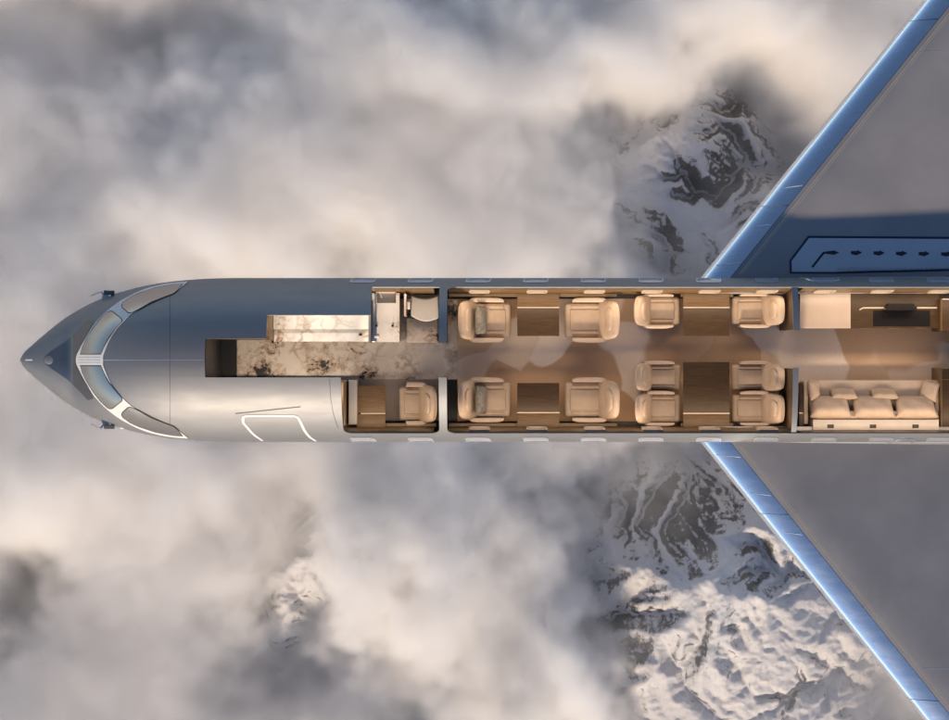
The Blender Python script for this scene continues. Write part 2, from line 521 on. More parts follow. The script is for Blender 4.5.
def carpet_material():
    m = principled("swirl_carpet", (0.2, 0.13, 0.09), 0.95)
    nt = m.node_tree; b = nt.nodes["Principled BSDF"]
    tc = nd(nt, "ShaderNodeTexCoord")
    n0 = nd(nt, "ShaderNodeTexNoise", {"Vector": tc.outputs["Object"], "Scale": 0.55, "Detail": 1.0})
    off = nd(nt, "ShaderNodeVectorMath", {0: n0.outputs["Color"], "Scale": 2.2}, operation='SCALE')
    v = nd(nt, "ShaderNodeVectorMath", {0: tc.outputs["Object"], 1: off.outputs[0]}, operation='ADD')
    vo = nd(nt, "ShaderNodeTexVoronoi", {"Vector": v.outputs[0], "Scale": 0.62, "Smoothness": 0.09}, feature='SMOOTH_F1')
    hs = nd(nt, "ShaderNodeSeparateColor", {0: vo.outputs["Color"]})
    hmr = nd(nt, "ShaderNodeMapRange", {0: hs.outputs[0], 1: 0.1, 2: 0.9})
    grad = nd(nt, "ShaderNodeMath", {0: vo.outputs["Distance"], 1: 0.22, 2: hmr.outputs[0]}, operation='MULTIPLY_ADD')
    cr = nd(nt, "ShaderNodeValToRGB", {0: grad.outputs[0]})
    el = cr.color_ramp.elements
    el[0].position = 0.12; el[0].color = (0.52, 0.335, 0.20, 1)
    el[1].position = 1.05; el[1].color = (0.76, 0.63, 0.51, 1)
    e = el.new(0.45); e.color = (0.52, 0.335, 0.20, 1)
    e = el.new(0.70); e.color = (0.64, 0.48, 0.34, 1)
    f = nd(nt, "ShaderNodeTexNoise", {"Vector": tc.outputs["Object"], "Scale": 90.0, "Detail": 3.0})
    fm = nd(nt, "ShaderNodeMapRange", {0: f.outputs[0], 1: 0.3, 2: 0.7, 3: 0.82, 4: 1.1})
    mu = nd(nt, "ShaderNodeMixRGB", {0: 1.0, 1: cr.outputs[0], 2: fm.outputs[0]}, blend_type='MULTIPLY')
    nt.links.new(mu.outputs[0], b.inputs["Base Color"])
    bp = nd(nt, "ShaderNodeBump", {"Height": f.outputs[0], "Strength": 0.4, "Distance": 0.004})
    nt.links.new(bp.outputs[0], b.inputs["Normal"])
    return m


def glow_material(name, color, strength):
    m = principled(name, (0.8, 0.7, 0.6), 0.4)
    b = m.node_tree.nodes["Principled BSDF"]
    b.inputs["Emission Color"].default_value = (*color, 1)
    b.inputs["Emission Strength"].default_value = strength
    return m


M = {
    "hull": hull_material("brushed_hull_metal", (0.285, 0.292, 0.305), 0.66, 0.4, 0.06),
    "chrome": hull_material("polished_slat_metal", (0.88, 0.94, 1.0), 0.26, 0.10, 0.6),
    "wing": varied("grey_wing_paint", (0.25, 0.25, 0.262), (0.30, 0.295, 0.305), 0.8, 0.32, 0.25, rough2=0.42),
    "dark_paint": principled("dark_marking_paint", (0.012, 0.02, 0.035), 0.4),
    "walk_paint": varied("pale_walkway_paint", (0.44, 0.48, 0.54), (0.50, 0.54, 0.60), 2.0, 0.4, 0.25),
    "white": varied("white_frame_paint", (0.66, 0.65, 0.63), (0.72, 0.71, 0.69), 6.0, 0.35),
    "seal": principled("black_rubber_seal", (0.02, 0.02, 0.022), 0.5),
    "glass": hull_material("coated_cockpit_glass", (0.44, 0.415, 0.39), 0.30, 0.22, 0.5),
    "pane": principled("pale_cabin_pane", (0.42, 0.44, 0.48), 0.08, 0.4),
    "rim": principled("silver_window_rim", (0.62, 0.63, 0.65), 0.25, 0.7),
    "nose": hull_material("grey_nose_patch", (0.20, 0.20, 0.205), 0.42, 0.10, 0.35),
    "seam": principled("seam_line", (0.10, 0.105, 0.115), 0.5),
    "steel": varied("brushed_steel", (0.55, 0.54, 0.53), (0.65, 0.64, 0.62), 4.0, 0.28, 1.0, stretch=(1, 12, 1)),
    "wood": varied("walnut_veneer", (0.085, 0.050, 0.022), (0.155, 0.094, 0.045), 5.0, 0.42, 0.0, stretch=(0.6, 9, 9), **{"Specular IOR Level": 0.3}, rough2=0.5),
    "wood_dark": varied("dark_walnut_veneer", (0.036, 0.021, 0.009), (0.066, 0.039, 0.018), 5.0, 0.4, 0.0, stretch=(0.6, 9, 9), **{"Specular IOR Level": 0.3}, rough2=0.48),
    "wood_gold": varied("golden_side_veneer", (0.095, 0.058, 0.026), (0.17, 0.108, 0.053), 4.0, 0.4, 0.0, stretch=(0.5, 9, 9), **{"Specular IOR Level": 0.3}, rough2=0.4),
    "black": principled("black_trim", (0.012, 0.010, 0.009), 0.45),
    "ebony": varied("ebony_panel", (0.004, 0.004, 0.004), (0.012, 0.011, 0.010), 3.0, 0.35, stretch=(1, 14, 0.3)),
    "brass": principled("pale_brass_inlay", (0.78, 0.66, 0.48), 0.3, 0.6),
    "leather": varied("beige_leather", (0.34, 0.255, 0.18), (0.42, 0.32, 0.235), 3.0, 0.5, bump=0.35, bscale=16, bdist=0.012),
    "leather_arm": varied("pale_beige_leather", (0.40, 0.31, 0.235), (0.46, 0.36, 0.275), 3.0, 0.45, bump=0.3, bscale=16, bdist=0.012),
    "fabric": varied("cream_fabric", (0.44, 0.34, 0.25), (0.52, 0.41, 0.31), 5.0, 0.85, bump=0.5, bscale=7, bdist=0.02),
    "fabric_pale": varied("pale_sofa_fabric", (0.50, 0.40, 0.30), (0.56, 0.45, 0.35), 5.0, 0.85, bump=0.3, bscale=120),
    "pillow_grey": varied("grey_patterned_fabric", (0.085, 0.078, 0.065), (0.24, 0.22, 0.185), 16.0, 0.9, bump=0.5, bscale=50),
    "linen": varied("pale_grey_cloth", (0.36, 0.345, 0.325), (0.41, 0.39, 0.37), 3.0, 0.8, bump=0.2, bscale=150),
    "cream": varied("cream_lacquer", (0.40, 0.32, 0.255), (0.44, 0.355, 0.285), 2.0, 0.3),
    "reveal": principled("painted_daylight_reveal", (0.36, 0.30, 0.235), 0.5),  # pale tone paints in daylight on the opaque inner windows
    "white_lacquer": varied("white_ledge_lacquer", (0.52, 0.46, 0.39), (0.58, 0.52, 0.44), 3.0, 0.35),
    "marble": marble_material("white_blotched_marble"),
    "marble_floor": marble_material("beige_blotched_marble_floor", (0.72, 0.64, 0.55), 0.575, (0.9, 3.3, 0.7)),
    "marble_dark": marble_material("grey_blotched_marble", (0.36, 0.34, 0.32), 0.53),
    "carpet": carpet_material(),
    "carpet_plain": varied("plain_taupe_carpet", (0.27, 0.22, 0.185), (0.33, 0.275, 0.235), 60.0, 0.95, bump=0.4),
    "glow": glow_material("warm_light_strip", (1.0, 0.72, 0.45), 22.0),
    "screen": principled("dark_screen_and_reflection", (0.012, 0.010, 0.009), 0.35, 0.0, **{"Specular IOR Level": 0.2}),  # television casing, and the painted dark reflection on the credenza
}

# ------------------------------------------------------------------ the aeroplane: body
R = 1.91
SX = CAM_Z / FPX
FLOOR = -0.75
CUT_Z = 0.93


def sx(px, z=0.0):
    return (px - 474.5) * (CAM_Z - z) / FPX


_st = [16, 17.5, 20, 28, 39, 64, 92, 122, 150, 183, 211, 239, 300]
_x = [sx(p) for p in _st]
f_w = hermite(_x, [0.01, 0.06, 0.16, 0.335, 0.555, 1.005, 1.36, 1.605, 1.755, 1.855, 1.897, R, R])
f_zt = hermite([sx(p) for p in [16, 17.5, 20, 28, 39, 64, 76, 88, 101, 125, 150, 175, 205, 239, 300]],
               [-0.34, -0.28, -0.18, -0.03, 0.12, 0.40, 0.53, 0.80, 1.08, 1.44, 1.67, 1.81, 1.89, R, R])
f_zb = hermite(_x, [-0.36, -0.42, -0.52, -0.74, -0.95, -1.28, -1.52, -1.70, -1.80, -1.87, -1.90, -R, -R])
f_zc = hermite([sx(p) for p in [16, 64, 122, 180, 239, 300]], [-0.35, -0.30, -0.16, -0.05, 0.0, 0.0])


def hull_pt(x, t, off=0.0):
    """point of the skin at station x and angle t (0 on top, +90 deg on the +Y side, 180 below)"""
    w = f_w(x); zc = f_zc(x)
    c, s = math.cos(t), math.sin(t)
    h = (f_zt(x) - zc) if c >= 0 else (zc - f_zb(x))
    p = Vector((x, w * s, zc + h * c))
    if off:
        n = Vector((0, s / max(w, .05), c / max(h, .05))).normalized()
        if x < sx(239):
            e = 0.02
            a = hull_pt(x + e, t); b = hull_pt(x - e, t)
            tx = (a - b)
            ty = hull_pt(x, t + 0.01) - hull_pt(x, t - 0.01)
            n2 = ty.cross(tx)
            if n2.length > 1e-9:
                n2.normalize()
                n = n2 if n2.dot(n) > 0 else -n2
        p = p + n * off
    return p


def hull_at(px, py, off=0.0):
    """the skin's point that the photograph shows at a pixel (upper half)"""
    z = 1.0
    for _ in range(40):
        p = P(px, py, z)
        w = f_w(p.x); q = max(-0.985, min(0.985, p.y / w)); zc = f_zc(p.x)
        zn = zc + (f_zt(p.x) - zc) * math.sqrt(1 - q * q)
        z = z * 0.5 + zn * 0.5
    return hull_pt(p.x, math.asin(q), off)


def roof_t(dpy):
    """skin angle of the constant body whose point appears dpy pixels above the picture's middle"""
    t = 0.0
    for _ in range(60):
        z = R * math.cos(t)
        t = math.asin(max(-1, min(1, dpy * (CAM_Z - z) / FPX / R)))
    return t


plane = thing("jet_airplane", "long silver business jet with its cabin roof cut away, flying over clouds", "airplane", (0, 0, 0))

XA, XB, XC, XD = sx(205, 1.88), sx(267, 1.65), sx(371, 1.4), sx(342, 1.5)
XR1, XR2, XR3, XR4 = sx(439, 1.5), sx(447, 1.5), sx(792.3, 1.5), sx(798.6, 1.5)
XE, XTAIL = sx(1015, 1.2), sx(1120)
T = {k: roof_t(k) for k in (17.0, 21.5, 30.0, 45.0, 73.0, -17.5, -8.0, -73.5)}


def removed(x, t):
    def between(v, a, b):
        return a < v < b
    if between(x, XA, XD) and between(t, T[-17.5], T[21.5]):
        return True
    if between(x, XB, XC) and between(t, T[21.5], T[45.0]):
        return True
    rib1, rib2 = between(x, XR1, XR2), between(x, XR3, XR4)
    if between(x, XD, XE) and between(t, T[-17.5], T[21.5]):
        if rib1 and t > T[17.0]:
            return False
        return True
    if between(x, XC, XE) and between(t, T[21.5], T[73.0]):
        if rib1:
            return False
        return True
    if between(x, XD, XE) and between(t, T[-73.5], T[-17.5]):
        return not rib1
    return False


def build_hull():
    xs = set(round(v, 5) for v in (XA, XB, XC, XD, XR1, XR2, XR3, XR4, XE, XTAIL))
    p = 16.0
    while p < 245:
        xs.add(round(sx(p), 5)); p += 0.8 if p < 24 else 3.0
    while p < 1120:
        xs.add(round(sx(p), 5)); p += 12.0
    xs = sorted(xs)
    xs = [x for i, x in enumerate(xs) if i == 0 or x - xs[i - 1] > 0.004]
    ts = set(T.values())
    for k in range(97):
        ts.add(-math.pi + 2 * math.pi * k / 96)
    ts = sorted(ts)
    ts = [t for i, t in enumerate(ts) if i == 0 or t - ts[i - 1] > 0.002]
    mb = MB(); bm = mb.bm
    grid = [[bm.verts.new(hull_pt(x, t)) for t in ts[:-1]] for x in xs]
    n = len(ts) - 1
    for i in range(len(xs) - 1):
        for j in range(n):
            xm = (xs[i] + xs[i + 1]) / 2; tm = (ts[j] + ts[j + 1]) / 2
            if removed(xm, tm):
                continue
            k = (j + 1) % n
            bm.faces.new((grid[i][j], grid[i + 1][j], grid[i + 1][k], grid[i][k]))
    # fillets where ribs and roof meet the long cut
    def fillet(x0, sgx, t0, sgt, r=0.20):
        c = bm.verts.new(hull_pt(x0, t0))
        arc = []
        for q in range(9):
            a = math.pi / 2 * q / 8
            arc.append(bm.verts.new(hull_pt(x0 + sgx * r * (1 - math.sin(a)), t0 + sgt * r / R * (1 - math.cos(a)))))
        for q in range(8):
            bm.faces.new((c, arc[q], arc[q + 1]))
    for x0, sg in ((XR1, -1), (XR2, 1), (XD, 1)):
        fillet(x0, sg, T[-73.5], 1)
    for x0, sg in ((XR2, 1),):
        fillet(x0, sg, T[73.0], -1, 0.14)
    for v in list(bm.verts):
        if not v.link_faces:
            bm.verts.remove(v)
    bmesh.ops.recalc_face_normals(bm, faces=bm.faces)
    # outward
    f = max(bm.faces, key=lambda f: -f.calc_center_median().z)
    if f.normal.z > 0:
        bmesh.ops.reverse_faces(bm, faces=bm.faces)
    for f in bm.faces:
        c = f.calc_center_median()
        d = Vector((0, c.y, c.z - f_zc(c.x)))
        if f.normal.dot(d) < 0 and c.x > sx(60):
            f.normal_flip()
    o = mb.build("fuselage_shell", M["hull"], plane, recalc=False, angle=30)
    md = o.modifiers.new("thickness", 'SOLIDIFY'); md.thickness = 0.022; md.offset = -1
    dg = bpy.context.evaluated_depsgraph_get()
    nm = bpy.data.meshes.new_from_object(o.evaluated_get(dg))
    o.modifiers.clear(); o.data = nm
    nm.set_sharp_from_angle(angle=math.radians(32))
    # tail end, out of the picture
    tb = MB()
    tb.loft([[hull_pt(XTAIL, a * 2 * math.pi / 48) * 1 + Vector((d, 0, 0)) for a in range(48)] if k == 0 else
             [Vector((XTAIL + d, hull_pt(XTAIL, a * 2 * math.pi / 48).y * s, hull_pt(XTAIL, a * 2 * math.pi / 48).z * s + (1 - s) * 0.9)) for a in range(48)]
             for k, (d, s) in enumerate(((0, 1), (2, .93), (5, .7), (8, .4), (10, .12)))])
    tb.build("tail_cone", M["hull"], plane)


build_hull()


def skin_patch(pts, off, name, mat, parent, cuts=3, thick=0.0):
    """polygon given in picture pixels laid onto the skin"""
    bm = bmesh.new()
    f = bm.faces.new([bm.verts.new((x, y, 0)) for x, y in pts])
    bmesh.ops.triangulate(bm, faces=[f])
    for _ in range(cuts):
        bmesh.ops.subdivide_edges(bm, edges=bm.edges[:], cuts=1, use_grid_fill=True)
        bmesh.ops.triangulate(bm, faces=bm.faces[:])
    for v in bm.verts:
        v.co = hull_at(v.co.x, v.co.y, off)
    for fc in bm.faces:
        fc.normal_update()
        if fc.normal.z < 0:
            fc.normal_flip()
    mb = MB(); mb.bm.free(); mb.bm = bm
    return mb.build(name, mat, parent, recalc=False, angle=60)


def resample(pts, n):
    pts = [Vector((a, b, 0)) for a, b in pts]
    L = [0]
    for a, b in zip(pts[:-1], pts[1:]):
        L.append(L[-1] + (b - a).length)
    res = []
    fx = hermite(L, [p.x for p in pts]); fy = hermite(L, [p.y for p in pts])
    for k in range(n):
        s = L[-1] * k / (n - 1)
        res.append((fx(s), fy(s)))
    return res


def skin_strip(pts, width, off, name, mat, parent, n=40):
    """a line of the given width in metres along picture pixels, on the skin"""
    q = [hull_at(x, y, off) for x, y in resample(pts, n)]
    mb = MB()
    a, b = [], []
    for i, p in enumerate(q):
        d = (q[min(i + 1, n - 1)] - q[max(i - 1, 0)]).normalized()
        zc = f_zc(p.x)
        nn = Vector((0, p.y, p.z - zc)).normalized()
        s = d.cross(nn).normalized() * (width / 2)
        a.append(p + s); b.append(p - s)
    rings = []
    for i, p in enumerate(q):
        nn = Vector((0, p.y, p.z - f_zc(p.x))).normalized() * (off + 0.004)
        rings.append([a[i], a[i] - nn, b[i] - nn, b[i]])
    mb.loft(rings)
    return mb.build(name, mat, parent)


# windscreen: white frame band, dark seals, coated panes
FRONT = [(76.3, 360), (76.5, 357.5), (80.5, 348.5), (87, 336.5), (94, 325), (102, 316), (111, 308), (125, 298.7), (150, 287.8), (170, 283.6), (188.5, 281.9)]
REAR = [(103.5, 360), (103.3, 357), (106, 348), (111, 337), (117, 328.5), (125, 320), (134, 312.5), (147, 304.6), (160, 298.6), (172, 293.4), (180, 289)]
W1 = [(80.5, 354.6), (101.4, 354.6), (104.5, 347.5), (109.5, 338.5), (116, 330), (123, 321.7), (122.6, 319.2), (113, 311.4), (110, 311.2), (107, 312.6), (100, 319.5), (93.5, 328), (87, 338), (82.5, 347.5)]
W2 = [(121.4, 305.6), (123, 302.6), (130, 297.6), (138.9, 293.6), (155.6, 288.0), (172.2, 284.9), (183.4, 284.1), (179, 290), (174.6, 293.9), (164, 297.8), (152, 303), (138.9, 310), (131, 313.6), (128, 313.2), (122.4, 308.4)]


def mirror(pts):
    return [(x, 720 - y) for x, y in pts]


def shrink(pts, k):
    cx = sum(p[0] for p in pts) / len(pts); cy_ = sum(p[1] for p in pts) / len(pts)
    return [(p[0] + (cx - p[0]) / max(math.hypot(cx - p[0], cy_ - p[1]), 1e-6) * k, p[1] + (cy_ - p[1]) / max(math.hypot(cx - p[0], cy_ - p[1]), 1e-6) * k) for p in pts]


def build_windscreen():
    n = 60
    fr = resample(FRONT, n); re = resample(REAR, n)
    fr = mirror(fr)[::-1][:-1] + fr; re = mirror(re)[::-1][:-1] + re
    mb = MB()
    m = 8
    top = [[hull_at(a[0] + (b[0] - a[0]) * k / m, a[1] + (b[1] - a[1]) * k / m, 0.014) for k in range(m + 1)] for a, b in zip(fr, re)]
    rings = []
    for a, b, row in zip(fr, re, top):
        rings.append([hull_at(*a, -0.01)] + row + [hull_at(*b, -0.01)])
    mb.loft(rings, cap=False, closed=False)
    frame = mb.build("windscreen_frame", M["white"], plane)
    for k, w in enumerate((W1, W2, mirror(W1), mirror(W2))):
        seal = skin_patch(w, 0.018, "cockpit_window", M["seal"], plane, cuts=3)
        skin_patch(shrink(w, 0.9), 0.022, "pane", M["glass"], seal, cuts=3)
    for yy in (357.4, 360, 362.6):
        skin_strip([(79, yy), (90, yy), (101, yy)], 0.014, 0.016, "rivet_line", M["rim"], frame, n=8)


build_windscreen()

NOSE = [(93.5, 321.5), (88, 319.8), (77, 331.5), (67, 340.8), (52, 351), (45, 356.5), (43.5, 360)]
NOSE = NOSE + mirror(NOSE)[::-1][1:] + mirror([(87.5, 334), (80, 346), (75.6, 357)]) + [(75.6, 357), (80, 346), (87.5, 334)]
skin_patch(NOSE, 0.006, "dark_nose_patch", M["nose"], plane, cuts=3)  # darker grey patch ahead of the windscreen
skin_strip([(25.5, 360), (29, 360), (32.5, 360)], 0.03, 0.006, "nose_mark", M["white"], plane, n=6)
_d = MB()
_c = hull_at(50.5, 360, -0.03)
_d.loft([[_c + Vector((0.19 * math.cos(a) * math.cos(e), 0.13 * math.sin(a) * math.cos(e), 0.05 * math.sin(e) + 0.06 * math.cos(a) * math.cos(e))) for a in [2 * math.pi * k / 20 for k in range(20)]] for e in [math.pi / 2 * q / 7 - 0.2 for q in range(8)]])
_d.build("sensor_dome", M["hull"], plane)

# seams, door outline, handle slit
skin_strip([(170, y) for y in (290, 310, 335, 360, 385, 410, 430)], 0.014, 0.003, "panel_seam", M["seam"], plane)
skin_strip([(104, 360), (150, 359.8), (204, 359.6)], 0.02, 0.003, "ridge_line", M["rim"], plane)
skin_strip([(329.5, 379), (330.5, 395), (333, 412), (338, 428)], 0.014, 0.003, "panel_seam", M["seam"], plane)
skin_strip([(262.5, 440.6), (254, 434.5), (247.5, 427.5), (243, 421), (243.2, 417.4), (246.5, 416), (270, 415.7), (294, 416), (297.8, 417.4), (300, 421), (305, 431), (310, 437), (316, 441)], 0.062, 0.008, "door_outline", M["white"], plane, n=90)
skin_strip([(235.5, 413.6), (268, 410.2), (300.5, 406.8)], 0.022, 0.006, "handle_slit", M["seal"], plane)

# probes on both cheeks of the nose
for sg in (1, -1):
    mb = MB()
    b0 = P(105.5, 360 - sg * 63.5, 0.25)
    mb.box(b0.x - .07, b0.x + .07, b0.y - .12, b0.y + .14, b0.z - .012, b0.z + .014, 0.006, 2, Matrix.Rotation(-sg * 0.3, 3, 'Z'))
    p1 = P(101, 360 - sg * 68.3, 0.26); p2 = P(90.5, 360 - sg * 64.2, 0.26)
    mb.tube([P(103.5, 360 - sg * 64.5, 0.25), P(101.5, 360 - sg * 67.5, 0.26), p1], 0.022)
    mb.tube([p1, P(96, 360 - sg * 66.5, 0.26), p2], 0.012)
    o = mb.build("pitot_probe", M["steel"], plane)
    pl = MB()
    a = P(104, 360 - sg * 68.2, 0.29); b = P(114.5, 360 - sg * 66.0, 0.29)
    pl.box(a.x, b.x, min(a.y, b.y) - .02, max(a.y, b.y) + .03, .27, .30, 0.006, 2)
    q = P(113, 360 - sg * 63.5, 0.2)
    pl.box(q.x - .03, q.x + .03, q.y - .12, q.y + .06, .2, .28, 0.006, 2)
    pl.build("vane", M["seam"], o)
    dt = MB(); c = P(122, 360 - sg * 67.6, 0.2)
    dt.loft([[c + Vector((0.06 * math.cos(a) * r, 0.035 * math.sin(a) * r, z)) for a in [k * math.pi / 6 for k in range(12)]] for r, z in ((1, 0), (.8, .03), (.3, .045))])
    dt.build("sensor_stud", M["white"], plane)


def cabin_window(x, side, w=0.58):
    """rounded window let into the skin, rim and pane"""
    def ring(hw, hh, r, off, n=6):
        pts = []
        for cx, cy_, a0 in ((hw - r, hh - r, 0), (-hw + r, hh - r, 90), (-hw + r, -hh + r, 180), (hw - r, -hh + r, 270)):
            for k in range(n + 1):
                a = math.radians(a0 + 90 * k / n)
                u, v = cx + r * math.cos(a), cy_ + r * math.sin(a)
                pts.append(hull_pt(x + u + (v * -0.12), side * (math.radians(74.5) - v / R), off))
        return pts
    mb = MB()
    rings = [ring(w / 2, .23, .10, -0.004), ring(w / 2, .23, .10, 0.012), ring(w / 2 - .035, .195, .08, 0.012), ring(w / 2 - .035, .195, .08, 0.001)]
    mb.loft(rings, cap=False)
    rim = mb.build("cabin_window", M["rim"], plane)
    p = MB()
    p.loft([ring(w / 2 - .034, .194, .08, 0.004), ring(w / 2 - .1, .12, .06, 0.006), ring(.06, .03, .02, 0.007)], cap=False)
    p.bm.faces.new(p.bm.verts[-28:] if False else [v for v in list(p.bm.verts)[-28:]])
    p.build("pane", M["pane"], rim)


for side in (1, -1):
    for k in range(11):
        px = 363.5 + 57.5 * k
        cabin_window(sx(px, 0.5), side, 0.58)

# emergency exit outlines aft
for side, a, b in ((1, 806, 840), (-1, 895, 917)):
    mb = MB()
    q = []
    for u, v in ((a - 3, 84), (a + 1, 77), (a + 4, 73), (a + 9, 70.5), (b - 7, 70.5), (b - 1, 73), (b + 1, 77), (b - 1, 84)):
        q.append(hull_pt(sx(u, .6), side * math.radians(v), 0.008))
    mb.tube(q, 0.028, 6)
    mb.build("exit_outline", M["rim"], plane)

# ------------------------------------------------------------------ wings
WY0 = 1.55


def wing_le(y):
    return sx(704.5, 0.1) + 0.7985 * (abs(y) - 85 * 0.02324)


def wing_top(x, y):
    d = x - wing_le(y)
    base = -0.06 + 0.055 * (abs(y) - 1.9)
    h = 0.46 * math.sqrt(max(0.0, 1 - max(0.0, 1 - d / 1.4) ** 2)) if d < 1.4 else 0.46
    aft = max(0.0, d - 0.9)
    return base - 0.30 + h - 0.012 * aft ** 1.5


def wing_bottom(x, y):
    d = x - wing_le(y)
    base = -0.06 + 0.055 * (abs(y) - 1.9)
    h = 0.30 * math.sqrt(max(0.0, 1 - max(0.0, 1 - d / 2.5) ** 2)) if d < 2.5 else 0.30
    return base - 0.30 - h


def build_wing(side):
    ys = [WY0 + k * 0.35 for k in range(33)]
    SL = 0.655            # slat depth along X
    chord = lambda y: max(2.5, 9.6 - 0.62 * (y - 1.5))
    ds = [SL + 0.012] + [SL + 0.06, 0.85, 1.1, 1.35, 1.5, 1.8, 2.2, 2.8, 3.5, 4.2, 5.0]
    mb = MB()
    rings = []
    for y in ys:
        x0 = wing_le(y); c = chord(y)
        up = [(x0 + d, side * y, wing_top(x0 + d, y)) for d in ds if d < c - .1] + [(x0 + c, side * y, wing_top(x0 + min(c, 5.0), y) - 0.1)]
        while len(up) < len(ds) + 1:
            up.insert(-1, up[-2])
        lo = [(x0 + d, side * y, wing_bottom(x0 + d, y)) for d in (4.0, 2.0, 1.0, SL + 0.012) if True]
        rings.append([Vector(p) for p in up + lo])
    mb.loft(rings)
    bmesh.ops.remove_doubles(mb.bm, verts=mb.bm.verts, dist=1e-4)
    wing = mb.build("wing", M["wing"], plane, angle=50)
    # polished slats along the leading edge, in three lengths
    cuts = [WY0, 154 * SX, 338 * SX, 13.0]
    prof = [0.0, 0.004, 0.015, 0.035, 0.065, 0.11, 0.17, 0.24, 0.32, 0.40, 0.49, 0.58, SL]
    for a, b in zip(cuts[:-1], cuts[1:]):
        sb = MB(); rings = []
        a2, b2 = a + 0.008, b - 0.008
        for k in range(9):
            y = a2 + (b2 - a2) * k / 8
            x0 = wing_le(y)
            up = [Vector((x0 + d, side * y, wing_top(x0 + d, y))) for d in prof]
            lo = [Vector((x0 + d, side * y, wing_bottom(x0 + d, y))) for d in prof[::-1][:-1]]
            rings.append(up + lo)
        sb.loft(rings)
        sb.build("slat", M["chrome"], wing, angle=40)
    # seams over the slats, and the two thin lines behind them
    for dy, x0, x1 in ((95, 0.12, 0.62), (133, 0.2, 0.6), (172, 0.25, 0.6)):
        y = dy * SX
        sb = MB()
        q = []
        for k in range(9):
            d = x0 + (x1 - x0) * k / 8
            yy = y + 0.05 * k / 8
            x = wing_le(yy) + d
            q.append(Vector((x, side * yy, wing_top(x, yy) + 0.002)))
        sb.tube(q, 0.008, 6)
        sb.build("slat_seam", M["rim"], wing)
    for d, w in ((0.80, .010), (0.86, .006)):
        sb = MB()
        q = []
        for k in range(40):
            y = 2.0 + k * 0.24
            x = wing_le(y) + d
            q.append(Vector((x, side * y, wing_top(x, y) + 0.0015)))
        rings = [[p + Vector((-w, 0, 0)), p + Vector((w, 0, 0)), p + Vector((w, 0, -.01)), p + Vector((-w, 0, -.01))] for p in q]
        sb.loft(rings)
        sb.build("panel_line", M["brass"], wing)
    for dy, x0 in ((307, 910),):
        y = dy * 0.0232
        sb = MB(); q = []
        for k in range(16):
            x = sx(x0) + k * 0.18
            q.append(Vector((x, side * y, wing_top(x, y) + 0.002)))
        rings = [[p + Vector((0, -.008, 0)), p + Vector((0, .008, 0)), p + Vector((0, .008, -.01)), p + Vector((0, -.008, -.01))] for p in q]
        sb.loft(rings)
        sb.build("panel_line", M["rim"], wing)
    return wing


def wing_patch(pts, off, name, mat, parent, cuts=3):
    bm = bmesh.new()
    f = bm.faces.new([bm.verts.new((x, y, 0)) for x, y in pts])
    bmesh.ops.triangulate(bm, faces=[f])
    for _ in range(cuts):
        bmesh.ops.subdivide_edges(bm, edges=bm.edges[:], cuts=1)
        bmesh.ops.triangulate(bm, faces=bm.faces[:])
    for v in bm.verts:
        p = P(v.co.x, v.co.y, 0.1)
        v.co = (p.x, p.y, wing_top(p.x, p.y) + off)
    for fc in bm.faces:
        fc.normal_update()
        if fc.normal.z < 0:
            fc.normal_flip()
    mb = MB(); mb.bm.free(); mb.bm = bm
    return mb.build(name, mat, parent, recalc=False, angle=60)


wing_n = build_wing(1)
wing_s = build_wing(-1)
OUT = [(790, 273.6), (789.3, 260.6), (807.5, 236.0), (1000, 237.0), (1000, 269.6), (841, 269.8), (836, 273.6)]
INN = [(791.8, 271.8), (791.3, 261.2), (808.6, 238.2), (1000, 239.2), (1000, 267.4), (840, 267.6), (835, 271.8)]
wk = wing_patch(OUT, 0.012, "walkway_border", M["dark_paint"], wing_n, 5)
wing_patch(INN, 0.017, "walkway_marking", M["walk_paint"], wing_n, 5)
wing_patch([(811, 266.9), (822.6, 251.9), (834, 251.9), (834, 250.6), (839, 252.6), (834, 254.8), (834, 253.6), (824.2, 253.6), (813.2, 267.6)], 0.022, "arrow_marking", M["dark_paint"], wing_n, 1)
for k in range(8):
    x = 850.7 + 22.75 * k; y = 252.6 + 0.28 * k
    wing_patch([(x, y - 1.5), (x + 6, y - 1.5), (x + 6, y - 2.7), (x + 11.5, y), (x + 6, y + 2.7), (x + 6, y + 1.5), (x, y + 1.5)], 0.022, "arrow_marking", M["dark_paint"], wing_n, 1)
# fairings that blend each wing into the body
for side in (1, -1):
    mb = MB(); rings = []
    for k in range(24):
        px = 690 + 16 * k
        g = min(1.0, k / 5.0) ** 0.6
        x = sx(px)
        rings.append([Vector((x, side * (1.86 + 0.13 * g * max(0, math.cos(a))), -0.12 + (0.22 * g + .01) * math.sin(a))) for a in [math.pi / 2 - math.pi * q / 12 for q in range(13)]] + [Vector((x, side * 1.7, -0.12))])
    mb.loft(rings)
    mb.build("wing_fairing", M["hull"], plane)

# ------------------------------------------------------------------ cabin shell: floor, linings, ledges, partitions
def cab(name, mat, boxes, parent=plane, bev=0.0):
    mb = MB()
    for b in boxes:
        mb.box(*b, bev)
    return mb.build(name, mat, parent)


XF0, XF1 = XA - 0.3, XE + 0.2
cab("cabin_floor", M["black"], [(XF0, XF1, -1.70, 1.70, FLOOR - 0.08, FLOOR)])
xm = sx(457.5, FLOOR)
cab("marble_floor", M["marble_floor"], [(sx(237, FLOOR), xm - .002, -0.46, 1.45, FLOOR, FLOOR + .006)])
cab("carpet", M["carpet"], [(xm, XF1, -1.455, 1.455, FLOOR, FLOOR + .009)])
cab("room_carpet", M["carpet_plain"], [(sx(345, FLOOR), sx(440, FLOOR), -1.44, -0.462, FLOOR, FLOOR + .008)])


